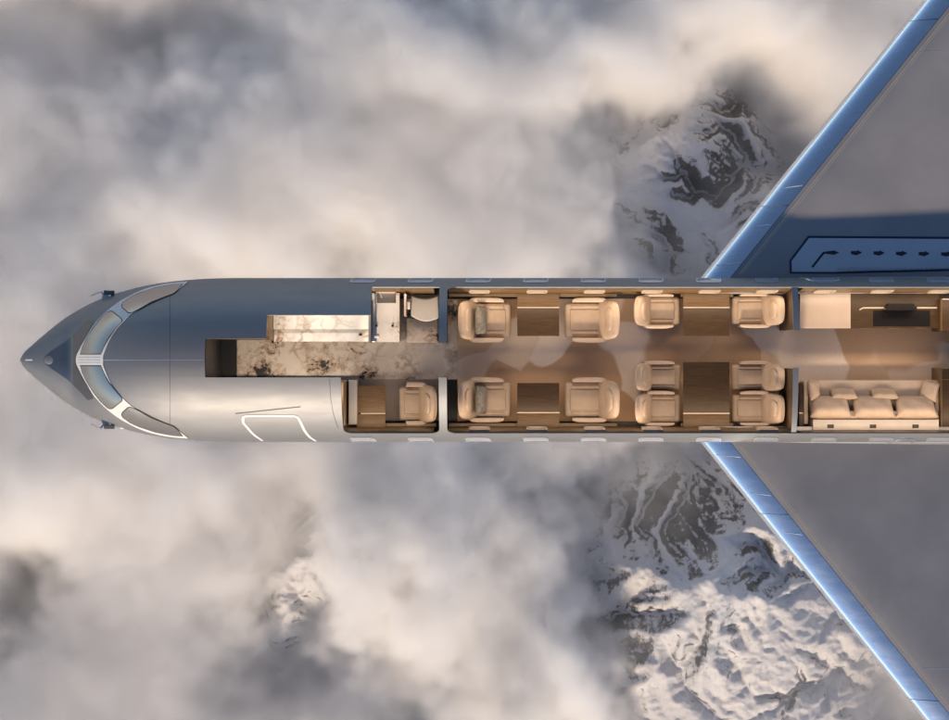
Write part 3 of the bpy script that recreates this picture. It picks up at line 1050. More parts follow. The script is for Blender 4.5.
def lining(px0, px1, side, lean=1.0):
    """veneered side wall leaning in below the cut, with a rolled lower edge"""
    x0, x1 = sx(px0, 0.5), sx(px1, 0.5)
    prof = [(1.66, .885), (1.635, .885), (1.60, .55), (1.575, .2), (1.56, -.06), (1.555, -.74), (1.62, -.74), (1.66, -.06)]
    if lean < 1:
        prof = [(1.67, .885), (1.645, .885), (1.645, .55), (1.64, .2), (1.635, -.06), (1.635, -.74), (1.66, -.74), (1.67, -.06)]
    mb = MB()
    mb.loft([[Vector((x, side * y, z)) for y, z in prof] for x in (x0, x1)])
    return mb.build("side_lining", M["wood_gold"], plane)


def reveal(px, side, w=0.44):
    x = sx(px, 0.5)
    mb = MB()
    def ring(hw, z0, z1, off):
        pts = []
        for u, v in ((-hw, z0), (hw, z0), (hw * 1.12, (z0 + z1) / 2), (hw, z1), (-hw, z1), (-hw * 1.12, (z0 + z1) / 2)):
            yy = 1.60 + (v - .55) * 0.1 - off
            pts.append(Vector((x + u, side * yy, v)))
        return pts
    mb.loft([ring(w / 2, .22, .80, -0.005), ring(w / 2, .22, .80, 0.030), ring(w / 2 - .05, .27, .76, 0.030), ring(w / 2 - .05, .27, .76, 0.012)])
    mb.build("inner_window", M["reveal"], plane)


for side, spans in ((1, ((372.5, 434), (448.5, 790.5), (800, 1012))), (-1, ((343.5, 434), (448.5, 790.5), (799, 1012)))):
    for a, b in spans:
        lining(a, b, side, 0.5 if a > 798 and side < 0 else 1.0)
    for k in range(11):
        px = 363.5 + 57.5 * k
        if side == -1 and k < 2 or side == 1 and k < 2:
            continue
        if not (side == -1 and px > 800):
            reveal(px + 1, side)


def ledge(px0, px1, side, zt=-0.10, yin=1.475):
    x0, x1 = sx(px0, zt), sx(px1, zt)
    prof = [(1.553, zt), (yin + .01, zt), (yin, zt - .012), (yin, zt - .10), (yin + .05, zt - .12), (yin + .05, FLOOR + .012), (1.553, FLOOR + .012)]
    mb = MB()
    mb.loft([[Vector((x, side * y, z)) for y, z in prof] for x in (x0, x1)])
    mb.build("side_ledge", M["wood_gold"], plane)


for side in (1, -1):
    ledge(449, 617, side); ledge(681, 733, side)
    ledge(786, 791, side)
ledge(358, 436, -1)

# partitions under the two retained roof ribs, shaped to the skin
def partition(xa, xb, y_in, y_out, mat, name="partition"):
    mb = MB()
    n = 14
    top = []
    for k in range(n + 1):
        y = y_in + (y_out - y_in) * k / n
        top.append((y, math.sqrt((R - 0.047) ** 2 - y * y)))
    prof = [(y_in, FLOOR + .012)] + top + [(y_out, 0.5), (1.553 if y_out > 0 else -1.553, 0.0), (1.553 if y_out > 0 else -1.553, FLOOR + .012)]
    mb.loft([[Vector((x, y, z)) for y, z in prof] for x in (xa, xb)])
    return mb.build(name, mat, plane)


partition(XR1 + .02, XR2 - .02, 17.5 * .0222, 1.62, M["wood_dark"])
partition(XR1 + .02, XR2 - .02, -18.0 * .0222, -1.62, M["wood_dark"])
def low_partition(xa, xb, y_in, y_out):
    """aft partition: stands to the cut, with a gently arched metal cap"""
    sg = 1 if y_out > 0 else -1
    n = 16
    def zc(y):
        return CUT_Z + 0.30 * (math.sqrt(max(0, R * R - y * y)) - CUT_Z)
    ys = [y_in + (y_out - y_in) * k / n for k in range(n + 1)]
    mb = MB()
    prof = [(y_in, FLOOR + .012)] + [(y, zc(y) - .05) for y in ys] + [(y_out, 0.5), (sg * 1.553, 0.0), (sg * 1.553, FLOOR + .012)]
    mb.loft([[Vector((x, y, z)) for y, z in prof] for x in (xa + .015, xb - .015)])
    w = mb.build("partition", M["wood_dark"], plane)
    mb = MB()
    y2 = sg * 1.64
    ys = [y_in - sg * .02 + (y2 - y_in + sg * .02) * k / n for k in range(n + 1)]
    prof = [(y, zc(y)) for y in ys] + [(y, zc(y) - .048) for y in ys[::-1]]
    mb.loft([[Vector((x, y, z)) for y, z in prof] for x in (xa, xb)])
    mb.build("partition_cap", M["hull"], w)


XR3, XR4 = sx(792.3, 1.03), sx(798.6, 1.03)
low_partition(XR3, XR4, 30.5 * .0228, 1.62)
low_partition(sx(791.8, 1.03), sx(797.0, 1.03), -8.5 * .0227, -1.62)
# forward bulkhead and the panels beside the walkway under the roof
cab("forward_bulkhead", M["ebony"], [(XA - .06, XA - .002, -0.6, 1.2, FLOOR + .002, 1.40), (XA - .06, XA - .002, -0.5, 0.7, 1.40, 1.76)])
cab("aisle_panel", M["wood_gold"], [(XA, XB - .07, 0.475, 0.515, FLOOR + .012, 0.9)])
cab("aisle_panel", M["wood_dark"], [(XA, XD, -0.50, -0.462, FLOOR + .012, -0.15)])
cab("galley_end_panel", M["wood_gold"], [(XB - .06, XB - .003, 0.46, 1.42, FLOOR + .012, 1.17)])
cab("room_end_panel", M["wood_gold"], [(XD - .05, XD - .003, -1.50, -0.51, FLOOR + .012, 1.05)])

# ------------------------------------------------------------------ seats
def ring_xy(cx, cz, hw, ht, tilt, n=28, e=3.2):
    """rounded cross section of a back rest at one height; thickness along the tilted normal, width along Y"""
    pts = []
    for k in range(n):
        a = 2 * math.pi * k / n
        c, s = math.cos(a), math.sin(a)
        u = ht * math.copysign(abs(c) ** (2 / e), c); v = hw * math.copysign(abs(s) ** (2 / e), s)
        u += -0.0 + 0.10 * (v / hw) ** 2 * ht * 4 * 0.5     # ends wrap forward
        pts.append(Vector((cx + u * math.cos(tilt), v, cz - u * math.sin(tilt) * -1 * -1)))
    return pts


def make_seat(label, group, L=1.31, W=1.06, arms=(1, -1), gap=0.0):
    """seat that faces +X: pedestal, cushion with side bolsters, wrapped back rest, arm rests"""
    t = thing("lounge_seat", label, "seat", (0, 0, FLOOR + .009), 0, group)
    h = L / 2; w = W / 2
    aw = 0.115 if W > 0.95 else 0.085
    iw = w - aw - 0.005
    b = MB()
    b.box(-h + .30, h - .22, -iw * .72, iw * .72, 0.0, .07, .02, 2)
    b.box(-h + .22, h - .12, -iw, iw, .07, .30, .05, 3)
    b.build("pedestal", M["black"], t)
    c = MB()
    c.box(-h + .33, h, -iw, iw, .27, .455, .075, 5)
    cush = c.build("cushion", M["leather"], t, angle=80)
    pad = MB()
    pad.box(-h + .45, h - .12, -iw * .62, iw * .62, .40, .482, .035, 4)
    pad.build("seat_pad", M["leather"], cush, angle=80)
    for s in (1, -1):
        bl = MB()
        bl.box(-h + .48, h - .16, s * iw * .66, s * iw * .86, .40, .476, .03, 4)
        bl.build("bolster", M["leather"], cush, angle=80)
    k = MB()
    rings = []
    lean = math.radians(24)
    for q in range(11):
        f = q / 10
        z = .30 + .78 * f
        x = -h + .46 - (z - .30) * math.tan(lean) * 0.92
        hw = (iw + aw * .55) * (1.0 - 0.12 * f ** 2)
        ht = 0.135 + 0.02 * math.sin(math.pi * f)
        if q == 10:
            hw *= .90; ht *= .55
        if q == 9:
            hw *= .965; ht *= .88
        if q == 0:
            ht *= .8
        rings.append([Vector((x + p.x, p.y, z + p.z * 0.35)) for p in ring_xy(0, 0, hw, ht, lean)])
    k.loft(rings)
    back = k.build("backrest", M["leather"], t, angle=80)
    hp = MB()
    rr = []
    for q in range(7):
        f = q / 6
        z = .80 + .25 * f
        x = -h + .46 - (z - .30) * math.tan(lean) * 0.92 + .105
        sc = math.sin(math.pi * (0.12 + 0.76 * f)) ** .4
        rr.append([Vector((x + p.x, p.y, z + p.z * .3)) for p in ring_xy(0, 0, iw * .66 * sc, .050 * sc, lean)])
    hp.loft(rr)
    hp.build("headrest", M["leather"], back, angle=80)
    for s in arms:
        a = MB()
        x0, x1 = -h + .34, h - .17
        y0, y1 = s * (w - aw), s * w
        rr = []
        for x, f in ((x0, .55), (x0 + .06, .9), (x0 + .2, 1.0), (x0 + .45, 1.0), (x1 - .12, .92), (x1 - .03, .72), (x1, .45)):
            yo = y0 + (y1 - y0) * f
            ymin, ymax = min(y0, yo), max(y0, yo)
            zt = .64 + .02 * f
            pts = []
            r = .035 * f
            for cx, cz, a0 in ((ymax - r, zt - r, 0), (ymin + r, zt - r, 90)):
                for j in range(6):
                    an = math.radians(a0 + 90 * j / 5)
                    pts.append(Vector((x, cx + r * math.cos(an), cz + r * math.sin(an))))
            pts += [Vector((x, ymin, .16)), Vector((x, ymax, .16))]
            rr.append(pts)
        a.loft(rr)
        a.build("armrest", M["leather_arm"], t, angle=50)
    return t


def put(src, px0, px1, py0, py1, rot, label, group, first=False, z=-0.15):
    c = P((px0 + px1) / 2, (py0 + py1) / 2, z)
    loc = (c.x, c.y, FLOOR + .009)
    if first:
        src.location = loc; src.rotation_euler = (0, 0, rot); src["label"] = label
        return src
    return copy_thing(src, loc, rot, label, group)


G_CLUB = "wide armchairs of the four seat club group"
wide = make_seat("seat", G_CLUB)
put(wide, 455, 511, 297, 343, 0, "wide beige armchair with grey pillow, on the blue rib side of the cabin", G_CLUB, True)
put(wide, 455, 511, 377, 423, 0, "wide beige armchair with grey pillow, on the silver rib side of the cabin", G_CLUB)
put(wide, 569, 617, 297, 343, math.pi, "wide beige armchair without pillow, facing the smaller dark club table", G_CLUB)
put(wide, 569, 617, 377, 423, math.pi, "wide beige armchair without pillow, facing the longer brown club table", G_CLUB)
G_DIN = "narrow seats around the dining tables"
slim = make_seat("seat", G_DIN, 1.20, 0.83)
put(slim, 630, 680, 293, 328.5, 0, "lone narrow beige seat backing onto the wide club armchairs", G_DIN, True)
put(slim, 732, 785, 292.5, 328, math.pi, "lone narrow beige seat backing onto the blue topped partition", G_DIN)
put(slim, 631, 681, 391, 426, 0, "narrow beige seat at the window side, rear turned to the club armchairs", G_DIN)
put(slim, 732, 785, 391, 426, math.pi, "narrow beige seat at the window side, rear turned to the silver topped partition", G_DIN)
aisle = make_seat("seat", G_DIN, 1.20, 0.76, arms=(1,))
put(aisle, 631, 681, 361, 393, 0, "narrow aisle seat of the double, rear turned to the club armchairs", G_DIN, True)
aisle2 = make_seat("seat", G_DIN, 1.20, 0.76, arms=(-1,))
put(aisle2, 732, 785, 361, 393, math.pi, "narrow aisle seat of the double, rear turned to the silver topped partition", G_DIN, True)
crew = make_seat("seat", "crew seats", 0.98, 1.02)
crew["group"] = ""
del crew["group"]
put(crew, 399.5, 440, 382, 426, math.pi, "single beige armchair in the small compartment facing a wood desk", None, True)


def cushion_mesh(mb, w, d, h, n=14, pinch=0.12):
    """a stuffed pillow lying in XY, corners pulled in, seam round its edge"""
    rows = []
    for sgn in (1, -1):
        rows.append([])
        for i in range(n + 1):
            r = []
            for j in range(n + 1):
                u = -1 + 2 * i / n; v = -1 + 2 * j / n
                k = 1 - pinch * (1 - u * u) * 0 - pinch * 0.5 * ((1 - abs(v) ** 2) * abs(u) ** 6)
                k2 = 1 - pinch * 0.5 * ((1 - abs(u) ** 2) * abs(v) ** 6)
                zz = sgn * h / 2 * ((1 - u ** 4) * (1 - v ** 4)) ** 0.55
                wr = 0.012 * math.sin(5 * u + 3 * v + w * 20) * (1 - u * u) * (1 - v * v)
                r.append(mb.bm.verts.new((u * w / 2 * k, v * d / 2 * k2, zz + (wr if sgn > 0 else 0))))
            rows[-1].append(r)
    for g, flip in ((rows[0], False), (rows[1], True)):
        for i in range(n):
            for j in range(n):
                q = (g[i][j], g[i + 1][j], g[i + 1][j + 1], g[i][j + 1])
                mb.bm.faces.new(q[::-1] if flip else q)
    bmesh.ops.remove_doubles(mb.bm, verts=mb.bm.verts, dist=1e-5)


def pillow(name, label, cat, px, py, z, size, tilt, mat, group, rz=0.0):
    mb = MB()
    cushion_mesh(mb, *size)
    o = mb.build(name, mat, None, angle=85)
    c = P(px, py, z)
    o.location = c
    o.rotation_euler = Matrix.Rotation(rz, 3, 'Z').to_4x4().to_euler() if not tilt else (Matrix.Rotation(rz, 3, 'Z') @ Matrix.Rotation(tilt[1], 3, tilt[0])).to_euler()
    tag(o, label, cat, group)
    return o


G_GP = "grey patterned pillows on the club armchairs"
pillow("throw_pillow", "grey patterned pillow on the armchair of the blue rib side", "pillow", 481, 320, -0.04, (0.44, 0.68, 0.17), ('Y', math.radians(62)), M["pillow_grey"], G_GP)
pillow("throw_pillow", "grey patterned pillow on the armchair of the silver rib side", "pillow", 481, 400, -0.04, (0.44, 0.68, 0.17), ('Y', math.radians(62)), M["pillow_grey"], G_GP)


# ------------------------------------------------------------------ tables
def cabin_table(label, px0, px1, py_wall, py_line, py_in, group, zt=0.0):
    """side table: fixed leaf at the wall, brass joint, hinged leaf towards the aisle, folding post"""
    x0, x1, ya, yb = pbox(px0, px1, py_wall, py_in, zt)
    yl = P(0, py_line, zt).y
    s = 1 if ya + yb > 0 else -1
    yw, yi = (yb, ya) if s > 0 else (ya, yb)
    t = thing("cabin_table", label, "table", ((x0 + x1) / 2, (yw + yi) / 2, FLOOR + .009), 0, group)
    m = MB(); m.box(x0, x1, min(yi, yl - s * .012), max(yi, yl - s * .012), zt - .04, zt, .008, 2)
    m.build("table_leaf", M["wood_dark"], t, world=True)
    m = MB(); m.box(x0, x1, min(yw, yl + s * .012), max(yw, yl + s * .012), zt - .045, zt - .002, .006, 2)
    m.build("fixed_leaf", M["wood"], t, world=True)
    m = MB(); m.box(x0 - .004, x1 + .004, yl - .0115, yl + .0115, zt - .03, zt + .003)
    m.build("brass_joint", M["brass"], t, world=True)
    m = MB()
    m.box((x0 + x1) / 2 - .06, (x0 + x1) / 2 + .06, min(yl, yl + s * .2), max(yl, yl + s * .2), FLOOR + .009, zt - .046, .01, 2)
    m.box(x0 + .1, x1 - .1, yl - s * .25 - .02, yl - s * .25 + .02, zt - .09, zt - .041, .005, 2)
    m.build("table_post", M["wood_dark"], t, world=True)
    return t


G_T = "wood cabin tables between facing seats"
cabin_table("smaller club table of dark wood, its lighter leaf toward the blue rib side wall", 517.3, 559.3, 291.5, 307.5, 336, G_T)
cabin_table("club table between the two lower wide armchairs, brass line near its window side", 517.3, 559.3, 430, 412.7, 383, G_T)
cabin_table("dark wood table between the two lone narrow seats", 683.3, 729.5, 291.5, 307.5, 336, G_T)
cabin_table("long dark wood table between the two double seats", 683.3, 729.5, 429.5, 413.4, 362, G_T)

# desk in the small compartment, with the grey locker behind it
x0, x1, y0, y1 = pbox(356.5, 385.3, 386, 428, 0.0)
t = thing("compartment_desk", "golden wood desk with a brass line in the small forward compartment", "desk", ((x0 + x1) / 2, (y0 + y1) / 2, FLOOR + .008))
yl = P(0, 413.5, 0).y
m = MB(); m.box(x0, x1, yl + .012, y1, -.04, 0.0, .008, 2); m.build("desk_leaf", M["wood"], t, world=True)
m = MB(); m.box(x0, x1, y0, yl - .012, -.045, -.002, .006, 2); m.build("fixed_leaf", M["wood_gold"], t, world=True)
m = MB(); m.box(x0 + .1, x1 - .002, yl - .009, yl + .009, -.03, .003); m.build("brass_joint", M["brass"], t, world=True)
m = MB(); m.box(x0 + .05, x0 + .4, yl - .15, yl, FLOOR + .008, -.046, .01, 2); m.build("desk_post", M["wood_dark"], t, world=True)
x0, x1, y0, y1 = pbox(348.5, 357.0, 380, 424.5, 0.1)
t = thing("locker", "narrow taupe padded locker between the end wall and the wood desk", "locker", ((x0 + x1) / 2, (y0 + y1) / 2, FLOOR + .008))
m = MB(); m.box(x0, x1 - .004, y0, y1, FLOOR + .008, .1, .015, 3); m.build("locker_body", M["linen"], t, world=True)
m = MB(); m.box(x1 - .004, x1 + .006, y0 + .05, y1 - .05, -.5, .02, .003, 1); m.build("locker_door", M["carpet_plain"], t, world=True)

# ------------------------------------------------------------------ galley
x0, x1, y0, y1 = pbox(274.3, 369.0, 315, 341.5, 0.3)
xl = XB + .001
t = thing("galley_counter", "long white marble galley counter with black spots beside the walkway", "counter", ((xl + x1) / 2, 0.95, FLOOR + .006))
yb = P(0, 329.5, 0.3).y
m = MB(); m.box(xl + .03, x1 - .01, y0 + .05, 1.40, FLOOR + .006, .262); m.build("counter_body", M["wood"], t, world=True)
m = MB(); m.box(xl, x1, y0, yb, .262, .30, .006, 2); m.build("worktop", M["marble"], t, world=True)
m = MB(); m.box(xl, x1, yb + .001, 1.42, .262, .40, .008, 2); m.build("raised_shelf", M["marble"], t, world=True)
m = MB(); c = P(360.5, 334.5, .3); m.box(c.x - .035, c.x + .035, c.y - .03, c.y + .03, .30, .312, .004, 2); m.build("socket", M["black"], t, world=True)
for k in range(3):
    xx = xl + .45 + k * .72
    m = MB(); m.box(xx, xx + .22, y0 + .03, y0 + .05, .05, .08, .005, 2); m.build("handle", M["steel"], t, world=True)
# dividing wall between both counters
cab("galley_partition", M["hull"], [(x1 + .006, x1 + .05, P(0, 342.5, .6).y, 1.40, FLOOR + .012, .62)])

x0, x1, y0, y1 = pbox(371.8, 399.5, 287.5, 342, 0.22)
y1 = min(y1, 1.552)
zt = .22
t = thing("sink_counter", "white marble counter with a dark sink and steel side", "counter", ((x0 + x1) / 2, (y0 + y1) / 2, FLOOR + .006))
m = MB(); m.box(x0 + .02, x1 - .02, y0 + .02, y1, FLOOR + .006, zt - .24); m.build("counter_body", M["wood_dark"], t, world=True)
sa, sb, sc, sd = pbox(375.8, 396, 291, 303, zt)
m = MB()
xs_ = x0 + .115
m.box(xs_, sa, y0, y1, zt - .2, zt); m.box(sb, x1, y0, y1, zt - .2, zt)
m.box(sa, sb, y0, sc, zt - .2, zt); m.box(sa, sb, sd, y1, zt - .2, zt)
m.build("worktop", M["marble"], t, world=True)
m = MB(); m.box(x0, xs_ - .001, y0, y1, zt - .2, zt + .004, .01, 3); m.build("steel_edge", M["steel"], t, world=True)
m = MB(); m.box(sa, sb, sc, sd, zt - .2, zt - .10); bs = m.build("sink_basin", M["marble_dark"], t, world=True)
m = MB(); m.cyl((sa + sb) / 2, (sc + sd) / 2, zt - .10, zt - .094, .03); m.build("drain", M["steel"], bs, world=True)
c = P(379.5, 289.6, zt)
m = MB(); m.cyl(c.x, c.y, zt, zt + .03, .03); m.tube([(c.x, c.y, zt), (c.x, c.y, zt + .2), (c.x + .02, c.y - .05, zt + .26), (c.x + .05, c.y - .16, zt + .25), (c.x + .06, c.y - .19, zt + .19)], .014, 10)
m.build("tap", M["steel"], t, world=True)
m = MB(); m.box((sa + sb) / 2 - .12, (sa + sb) / 2 + .14, sd + .012, sd + .03, zt, zt + .012, .004, 1); m.build("soap_rail", M["black"], t, world=True)
for px, py in ((376.5, 325.8), (392.6, 325.8)):
    c = P(px, py, zt); m = MB(); m.cyl(c.x, c.y, zt, zt + .03, .028); m.build("knob", M["black"], t, world=True)
a0, a1, b0, b1 = pbox(374.6, 379, 335.5, 338, zt)
m = MB(); m.box(a0, a1, b0, b1, zt + .001, zt + .02, .004, 2); m.build("switch_plate", M["white"], t, world=True)

# tall thin locker beside the sink, jump seat with marble plinth
x0, x1, y0, y1 = pbox(404, 405.8, 288.5, 316, 0.5)
t = thing("folding_door", "thin beige door panel standing between sink counter and jump seat", "door", ((x0 + x1) / 2, (y0 + y1) / 2, FLOOR + .006))
m = MB(); m.box(x0, x1, y0, 1.53, FLOOR + .006, .5, .006, 2); m.build("door_panel", M["cream"], t, world=True)
m = MB(); m.box(x1, x1 + .012, y0 + .25, y0 + .5, .30, .46, .003, 1); m.build("door_handle", M["steel"], t, world=True)
x0, x1, y0, y1 = pbox(411, 438.5, 289.5, 319.5, -.1)
xa_ = sx(406, -.4); y1 = min(y1, 1.5)
t = thing("jump_seat", "pale grey jump seat cushion over a warmly lit marble plinth", "seat", ((x0 + x1) / 2, (y0 + y1) / 2, FLOOR + .006))
m = MB()
n = 14
rings = []
for zz, ins in ((-.20, .03), (-.19, .0), (-.13, 0.0), (-.105, .012), (-.098, .04)):
    pts = []
    for k in range(n + 1):
        u = k / n
        pts.append((x0 + ins + (x1 - x0 - 2 * ins) * u + 0.02 * 0, y0 + ins - 0.10 * math.sin(math.pi * u) + 0.10 + 0.05 * (1 - u) - .07))
    for k in range(n + 1):
        u = 1 - k / n
        pts.append((x0 + ins + (x1 - x0 - 2 * ins) * u, y1 - ins - 0.07 * math.sin(math.pi * u)))
    rings.append([Vector((a, b, zz)) for a, b in pts])
m.loft(rings); m.build("seat_cushion", M["linen"], t, world=True, angle=60)
m = MB(); m.box(x0 + .02, x1 - .01, y0 + .06, y1 - .08, FLOOR + .006, -.21); m.build("seat_box", M["wood_dark"], t, world=True)
m = MB(); c = P(408.6, 305.5, 0); m.box(c.x - .045, c.x + .03, c.y - .09, c.y + .09, -.08, -.02, .01, 2); m.build("hinge_block", M["white"], t, world=True)
m = MB(); m.box(xa_, x1, P(0, 343, -.5).y, y0 + .058, FLOOR + .006, -.45, .05, 4); m.build("plinth", M["marble_floor"], t, world=True)
m = MB(); m.box(x0 + .06, x1 - .03, y0 + .062, y0 + .085, -.26, -.235); m.build("light_strip", M["glow"], t, world=True)

# ------------------------------------------------------------------ aft lounge: credenza, screen, sofa, cushions, cabinets
zt = -.05
x0, x1, y0, y1 = pbox(799.5, 939, 290, 328.3, zt)
y1 = min(y1, 1.552)
xs_ = P(851, 0, zt).x
t = thing("credenza", "low walnut credenza with a cream padded end along the side wall", "credenza", ((x0 + x1) / 2, (y0 + y1) / 2, FLOOR + .009))
m = MB(); m.box(x0 + .01, x1 - .01, y0 + .02, y1, FLOOR + .009, zt - .042); m.build("credenza_body", M["wood_dark"], t, world=True)
m = MB(); m.box(x0, xs_ - .004, y0, y1, zt - .04, zt + .012, .02, 4); m.build("padded_top", M["cream"], t, world=True)
m = MB(); m.box(xs_, x1, y0, y1, zt - .04, zt, .006, 2); m.build("walnut_top", M["wood_dark"], t, world=True)
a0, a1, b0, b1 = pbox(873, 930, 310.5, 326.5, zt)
m = MB(); m.box(a0, a1, b0, b1, zt + .001, zt + .006, .003, 1); m.build("dark_reflection_patch", M["screen"], t, world=True)  # dark sheet standing in for the television's reflection and shade on the walnut
q = [P(859.5, 309.5, zt), P(862, 308, zt), P(884, 307.8, zt)]
for pts in ((P(859.5, 309.8, zt), P(863, 307.9, zt), P(884.5, 307.8, zt)), (P(917, 307.8, zt), P(927, 307.8, zt), P(937, 307.8, zt))):
    m = MB()
    m.loft([[p + Vector((0, -.016, .001)), p + Vector((0, .016, .001)), p + Vector((0, .016, .006)), p + Vector((0, -.016, .006))] for p in pts])
    m.build("light_line", M["brass"], t, world=True)
for k in range(3):
    xx = xs_ + .25 + k * .66
    m = MB(); m.box(xx, xx + .3, y0 - .0, y0 + .02, -.25, -.23, .004, 1); m.build("handle", M["brass"], t, world=True)
a0, a1, b0, b1 = pbox(885.5, 917, 303.5, 310, .25)
t = thing("television", "black television standing on the walnut credenza by the wall", "television", ((a0 + a1) / 2, (b0 + b1) / 2, zt))
m = MB()
m.prism([(a0 + .08, b1), (a0, b0 + .03), (a0, b0), (a1, b0), (a1, b0 + .03), (a1 - .08, b1)], zt + .05, .26); m.build("casing", M["screen"], t, world=True)
m = MB(); m.box(a0 + .015, a1 - .015, b0 - .006, b0 - .0005, zt + .07, .25); m.build("screen", M["black"], t, world=True)
m = MB(); m.box((a0 + a1) / 2 - .12, (a0 + a1) / 2 + .12, b0 + .01, b1 - .02, zt + .0005, zt + .05, .01, 2); m.build("foot", M["black"], t, world=True)

# sofa, back to the lower side wall, facing the aisle
zs = -.33
sx0, sx1, sy0, sy1 = pbox(809.5, 939.0, 380, 431.5, zs)
zl = .12
lx0, lx1, ly0, ly1 = pbox(813, 939, 419.5, 431, zl)
t = thing("sofa", "three seat cream sofa with a lit white ledge along the lower side wall", "sofa", ((sx0 + sx1) / 2, (sy0 + sy1) / 2, FLOOR + .009))
m = MB(); m.box(sx0 + .02, sx1 - .02, sy0 + .1, sy1 - .04, FLOOR + .009, -.50, .02, 2); m.build("sofa_base", M["wood_dark"], t, world=True)
m = MB(); m.box(sx0, sx1, P(0, 412, zs).y, sy1, -.50, zs, .035, 4); m.build("seat", M["fabric_pale"], t, world=True, angle=70)
m = MB(); m.box(lx0, lx1, ly1 + .002, P(0, 411, -.1).y, -.50, .02, .05, 4); m.build("backrest", M["fabric_pale"], t, world=True, angle=70)
m = MB(); m.box(lx0, lx1, max(ly0, -1.632), ly1, -.50, zl, .012, 3); led = m.build("back_ledge", M["white_lacquer"], t, world=True)
for k, px in enumerate((830.5, 873, 915.5)):
    c = P(px, 426.3, zl)
    m = MB(); m.box(c.x - .075, c.x + .075, c.y - .042, c.y + .042, zl + .0005, zl + .014, .02, 3); m.build("ledge_handle", M["black"], led, world=True)
for pa, pb in ((803.8, 808.3), (935.3, 939.5)):
    a0, a1, b0, b1 = pbox(pa, pb, 381, 424, -.12)
    m = MB(); m.box(a0, a1, b0, b1, -.70, -.12, .03, 4); m.build("arm", M["fabric_pale"], t, world=True, angle=70)
G_BC = "large back cushions leaning along the sofa"
for px, lab in ((829.5, "large cream back cushion at the sofa end nearest the silver topped partition"), (873.0, "large cream back cushion in the middle of the sofa"), (915.5, "large cream back cushion at the sofa end by the dark cabinet")):
    pillow("back_cushion", lab, "cushion", px, 407.5, -.06, (0.97, 0.62, 0.34), ('X', math.radians(-44)), M["fabric"], G_BC)
G_TP = "small throw pillows on the sofa seat"
pillow("throw_pillow", "small cream pillow before the left gap of the sofa back cushions", "pillow", 843.5, 394, -.20, (0.62, 0.38, 0.18), ('X', math.radians(-62)), M["fabric"], G_TP)
pillow("throw_pillow", "small cream pillow before the right gap of the sofa back cushions", "pillow", 884, 394, -.20, (0.62, 0.38, 0.18), ('X', math.radians(-62)), M["fabric"], G_TP)
pillow("throw_pillow", "upright cream pillow in the sofa corner beside the narrow dark shelf", "pillow", 813.8, 390, -.12, (0.40, 0.46, 0.17), ('Y', math.radians(50)), M["fabric"], G_TP, 0.15)
pillow("throw_pillow", "upright cream pillow in the sofa corner by the dark cabinet", "pillow", 929.5, 391, -.14, (0.46, 0.46, 0.17), ('Y', math.radians(-42)), M["fabric"], G_TP, -0.25)

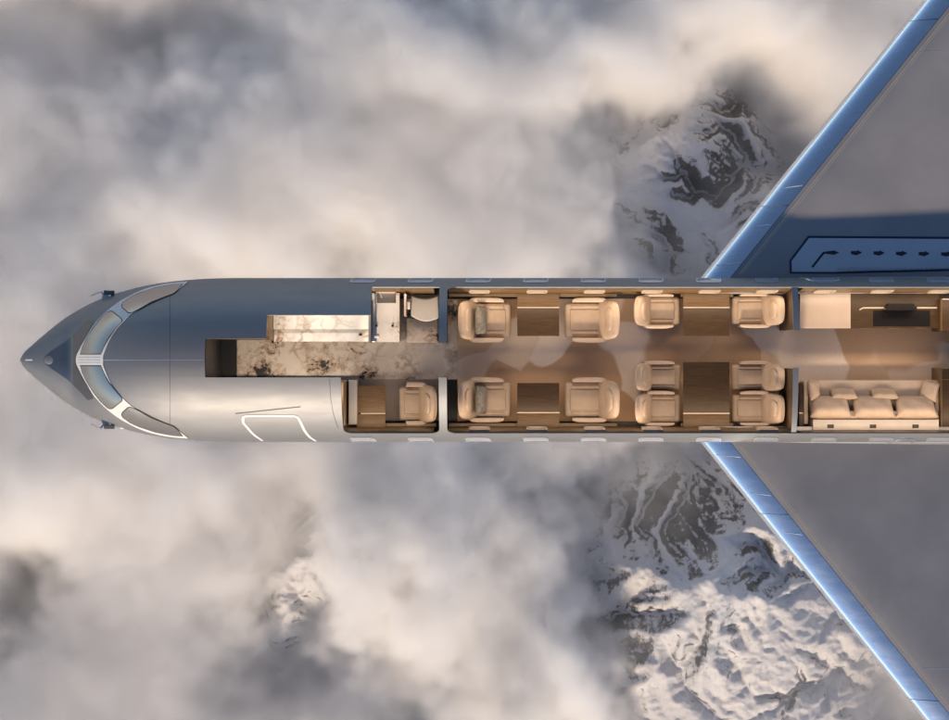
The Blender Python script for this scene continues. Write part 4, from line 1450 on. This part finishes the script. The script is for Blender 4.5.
# dark shelf between partition and sofa, cabinets at the aft end
x0, x1, y0, y1 = pbox(799, 803.2, 383, 428, -.1)
t = thing("side_shelf", "narrow dark shelf unit squeezed between partition and sofa", "shelf", ((x0 + x1) / 2, (y0 + y1) / 2, FLOOR + .009))
m = MB(); m.box(x0, x1, y0, y1, FLOOR + .009, -.1, .008, 2); m.build("shelf_body", M["wood_dark"], t, world=True)
yl = P(0, 413, -.1).y
m = MB(); m.box(x0, x1, yl - .01, yl + .01, -.099, -.094); m.build("brass_joint", M["brass"], t, world=True)
for px, py in ((800.8, 399), (800.8, 404)):
    c = P(px, py, -.1); m = MB(); m.cyl(c.x, c.y, -.099, -.08, .022); m.build("socket", M["black"], t, world=True)
for lab, pa, pb in (("dark cabinet with pale edge beyond the walnut credenza", 299, 331), ("dark cabinet with a wood strip beyond the sofa end", 368, 427)):
    x0, x1, y0, y1 = pbox(941.5, 1004, pa, pb, 0.1)
    t = thing("tall_cabinet", lab, "cabinet", ((x0 + x1) / 2, (y0 + y1) / 2, FLOOR + .009), 0, "dark cabinets at the aft end of the lounge")
    m = MB(); m.box(x0 + .02, x1, y0, y1 - .02, FLOOR + .009, .1, .008, 2); m.build("cabinet_body", M["wood_dark"], t, world=True)
    m = MB(); m.box(x0 - .012, x0 + .018, y0, y1, FLOOR + .009, .104, .004, 1); m.build("edge_panel", M["wood_gold"], t, world=True)
    if pa < 360:
        m = MB(); m.box(x0 + .02, x1, y1 - .018, y1 + .012, .05, .104, .004, 1); m.build("top_strip", M["cream"], t, world=True)
    else:
        yl = P(0, 379.5, .1).y
        m = MB(); m.box(x0 + .02, x1, yl - .012, yl + .012, .1005, .106); m.build("top_strip", M["wood_gold"], t, world=True)

# ------------------------------------------------------------------ cabin wash lights: long warm strips under the cut on both side walls
for side in (1, -1):
    for px0, px1 in ((452, 788), (803, 1005)) + (((346, 432),) if side < 0 else ((405, 434),)):
        x0, x1 = sx(px0, .8), sx(px1, .8)
        ld = bpy.data.lights.new("cabin_wash_light", 'AREA')
        ld.shape = 'RECTANGLE'; ld.size = x1 - x0; ld.size_y = 0.22
        ld.energy = CABIN_W * (x1 - x0)
        ld.color = (1.0, 0.76, 0.55)
        lo = bpy.data.objects.new("cabin_wash_light", ld)
        COL.objects.link(lo)
        lo.location = ((x0 + x1) / 2, side * 1.54, 0.80)
        lo.rotation_euler = (side * math.radians(-62), 0, 0)
        lo.parent = plane

# unseen fill lights added under the remaining roof, on both sides of the slot
for y, ang, px0, px1, e in ((0.85, -25, 240, 262, 10.0), (1.35, -30, 280, 366, 8.0), (-0.75, 25, 245, 338, 26.0)):
    x0, x1 = sx(px0, 1.4), sx(px1, 1.4)
    ld = bpy.data.lights.new("galley_fill_light", 'AREA')
    ld.shape = 'RECTANGLE'; ld.size = x1 - x0; ld.size_y = 0.12
    ld.energy = e * (x1 - x0)
    ld.color = (1.0, 0.84, 0.68)
    lo = bpy.data.objects.new("galley_fill_light", ld)
    COL.objects.link(lo)
    lo.location = ((x0 + x1) / 2, y, math.sqrt(1.8 ** 2 - y * y) - .06)
    lo.rotation_euler = (math.radians(ang), 0, 0)
    lo.parent = plane
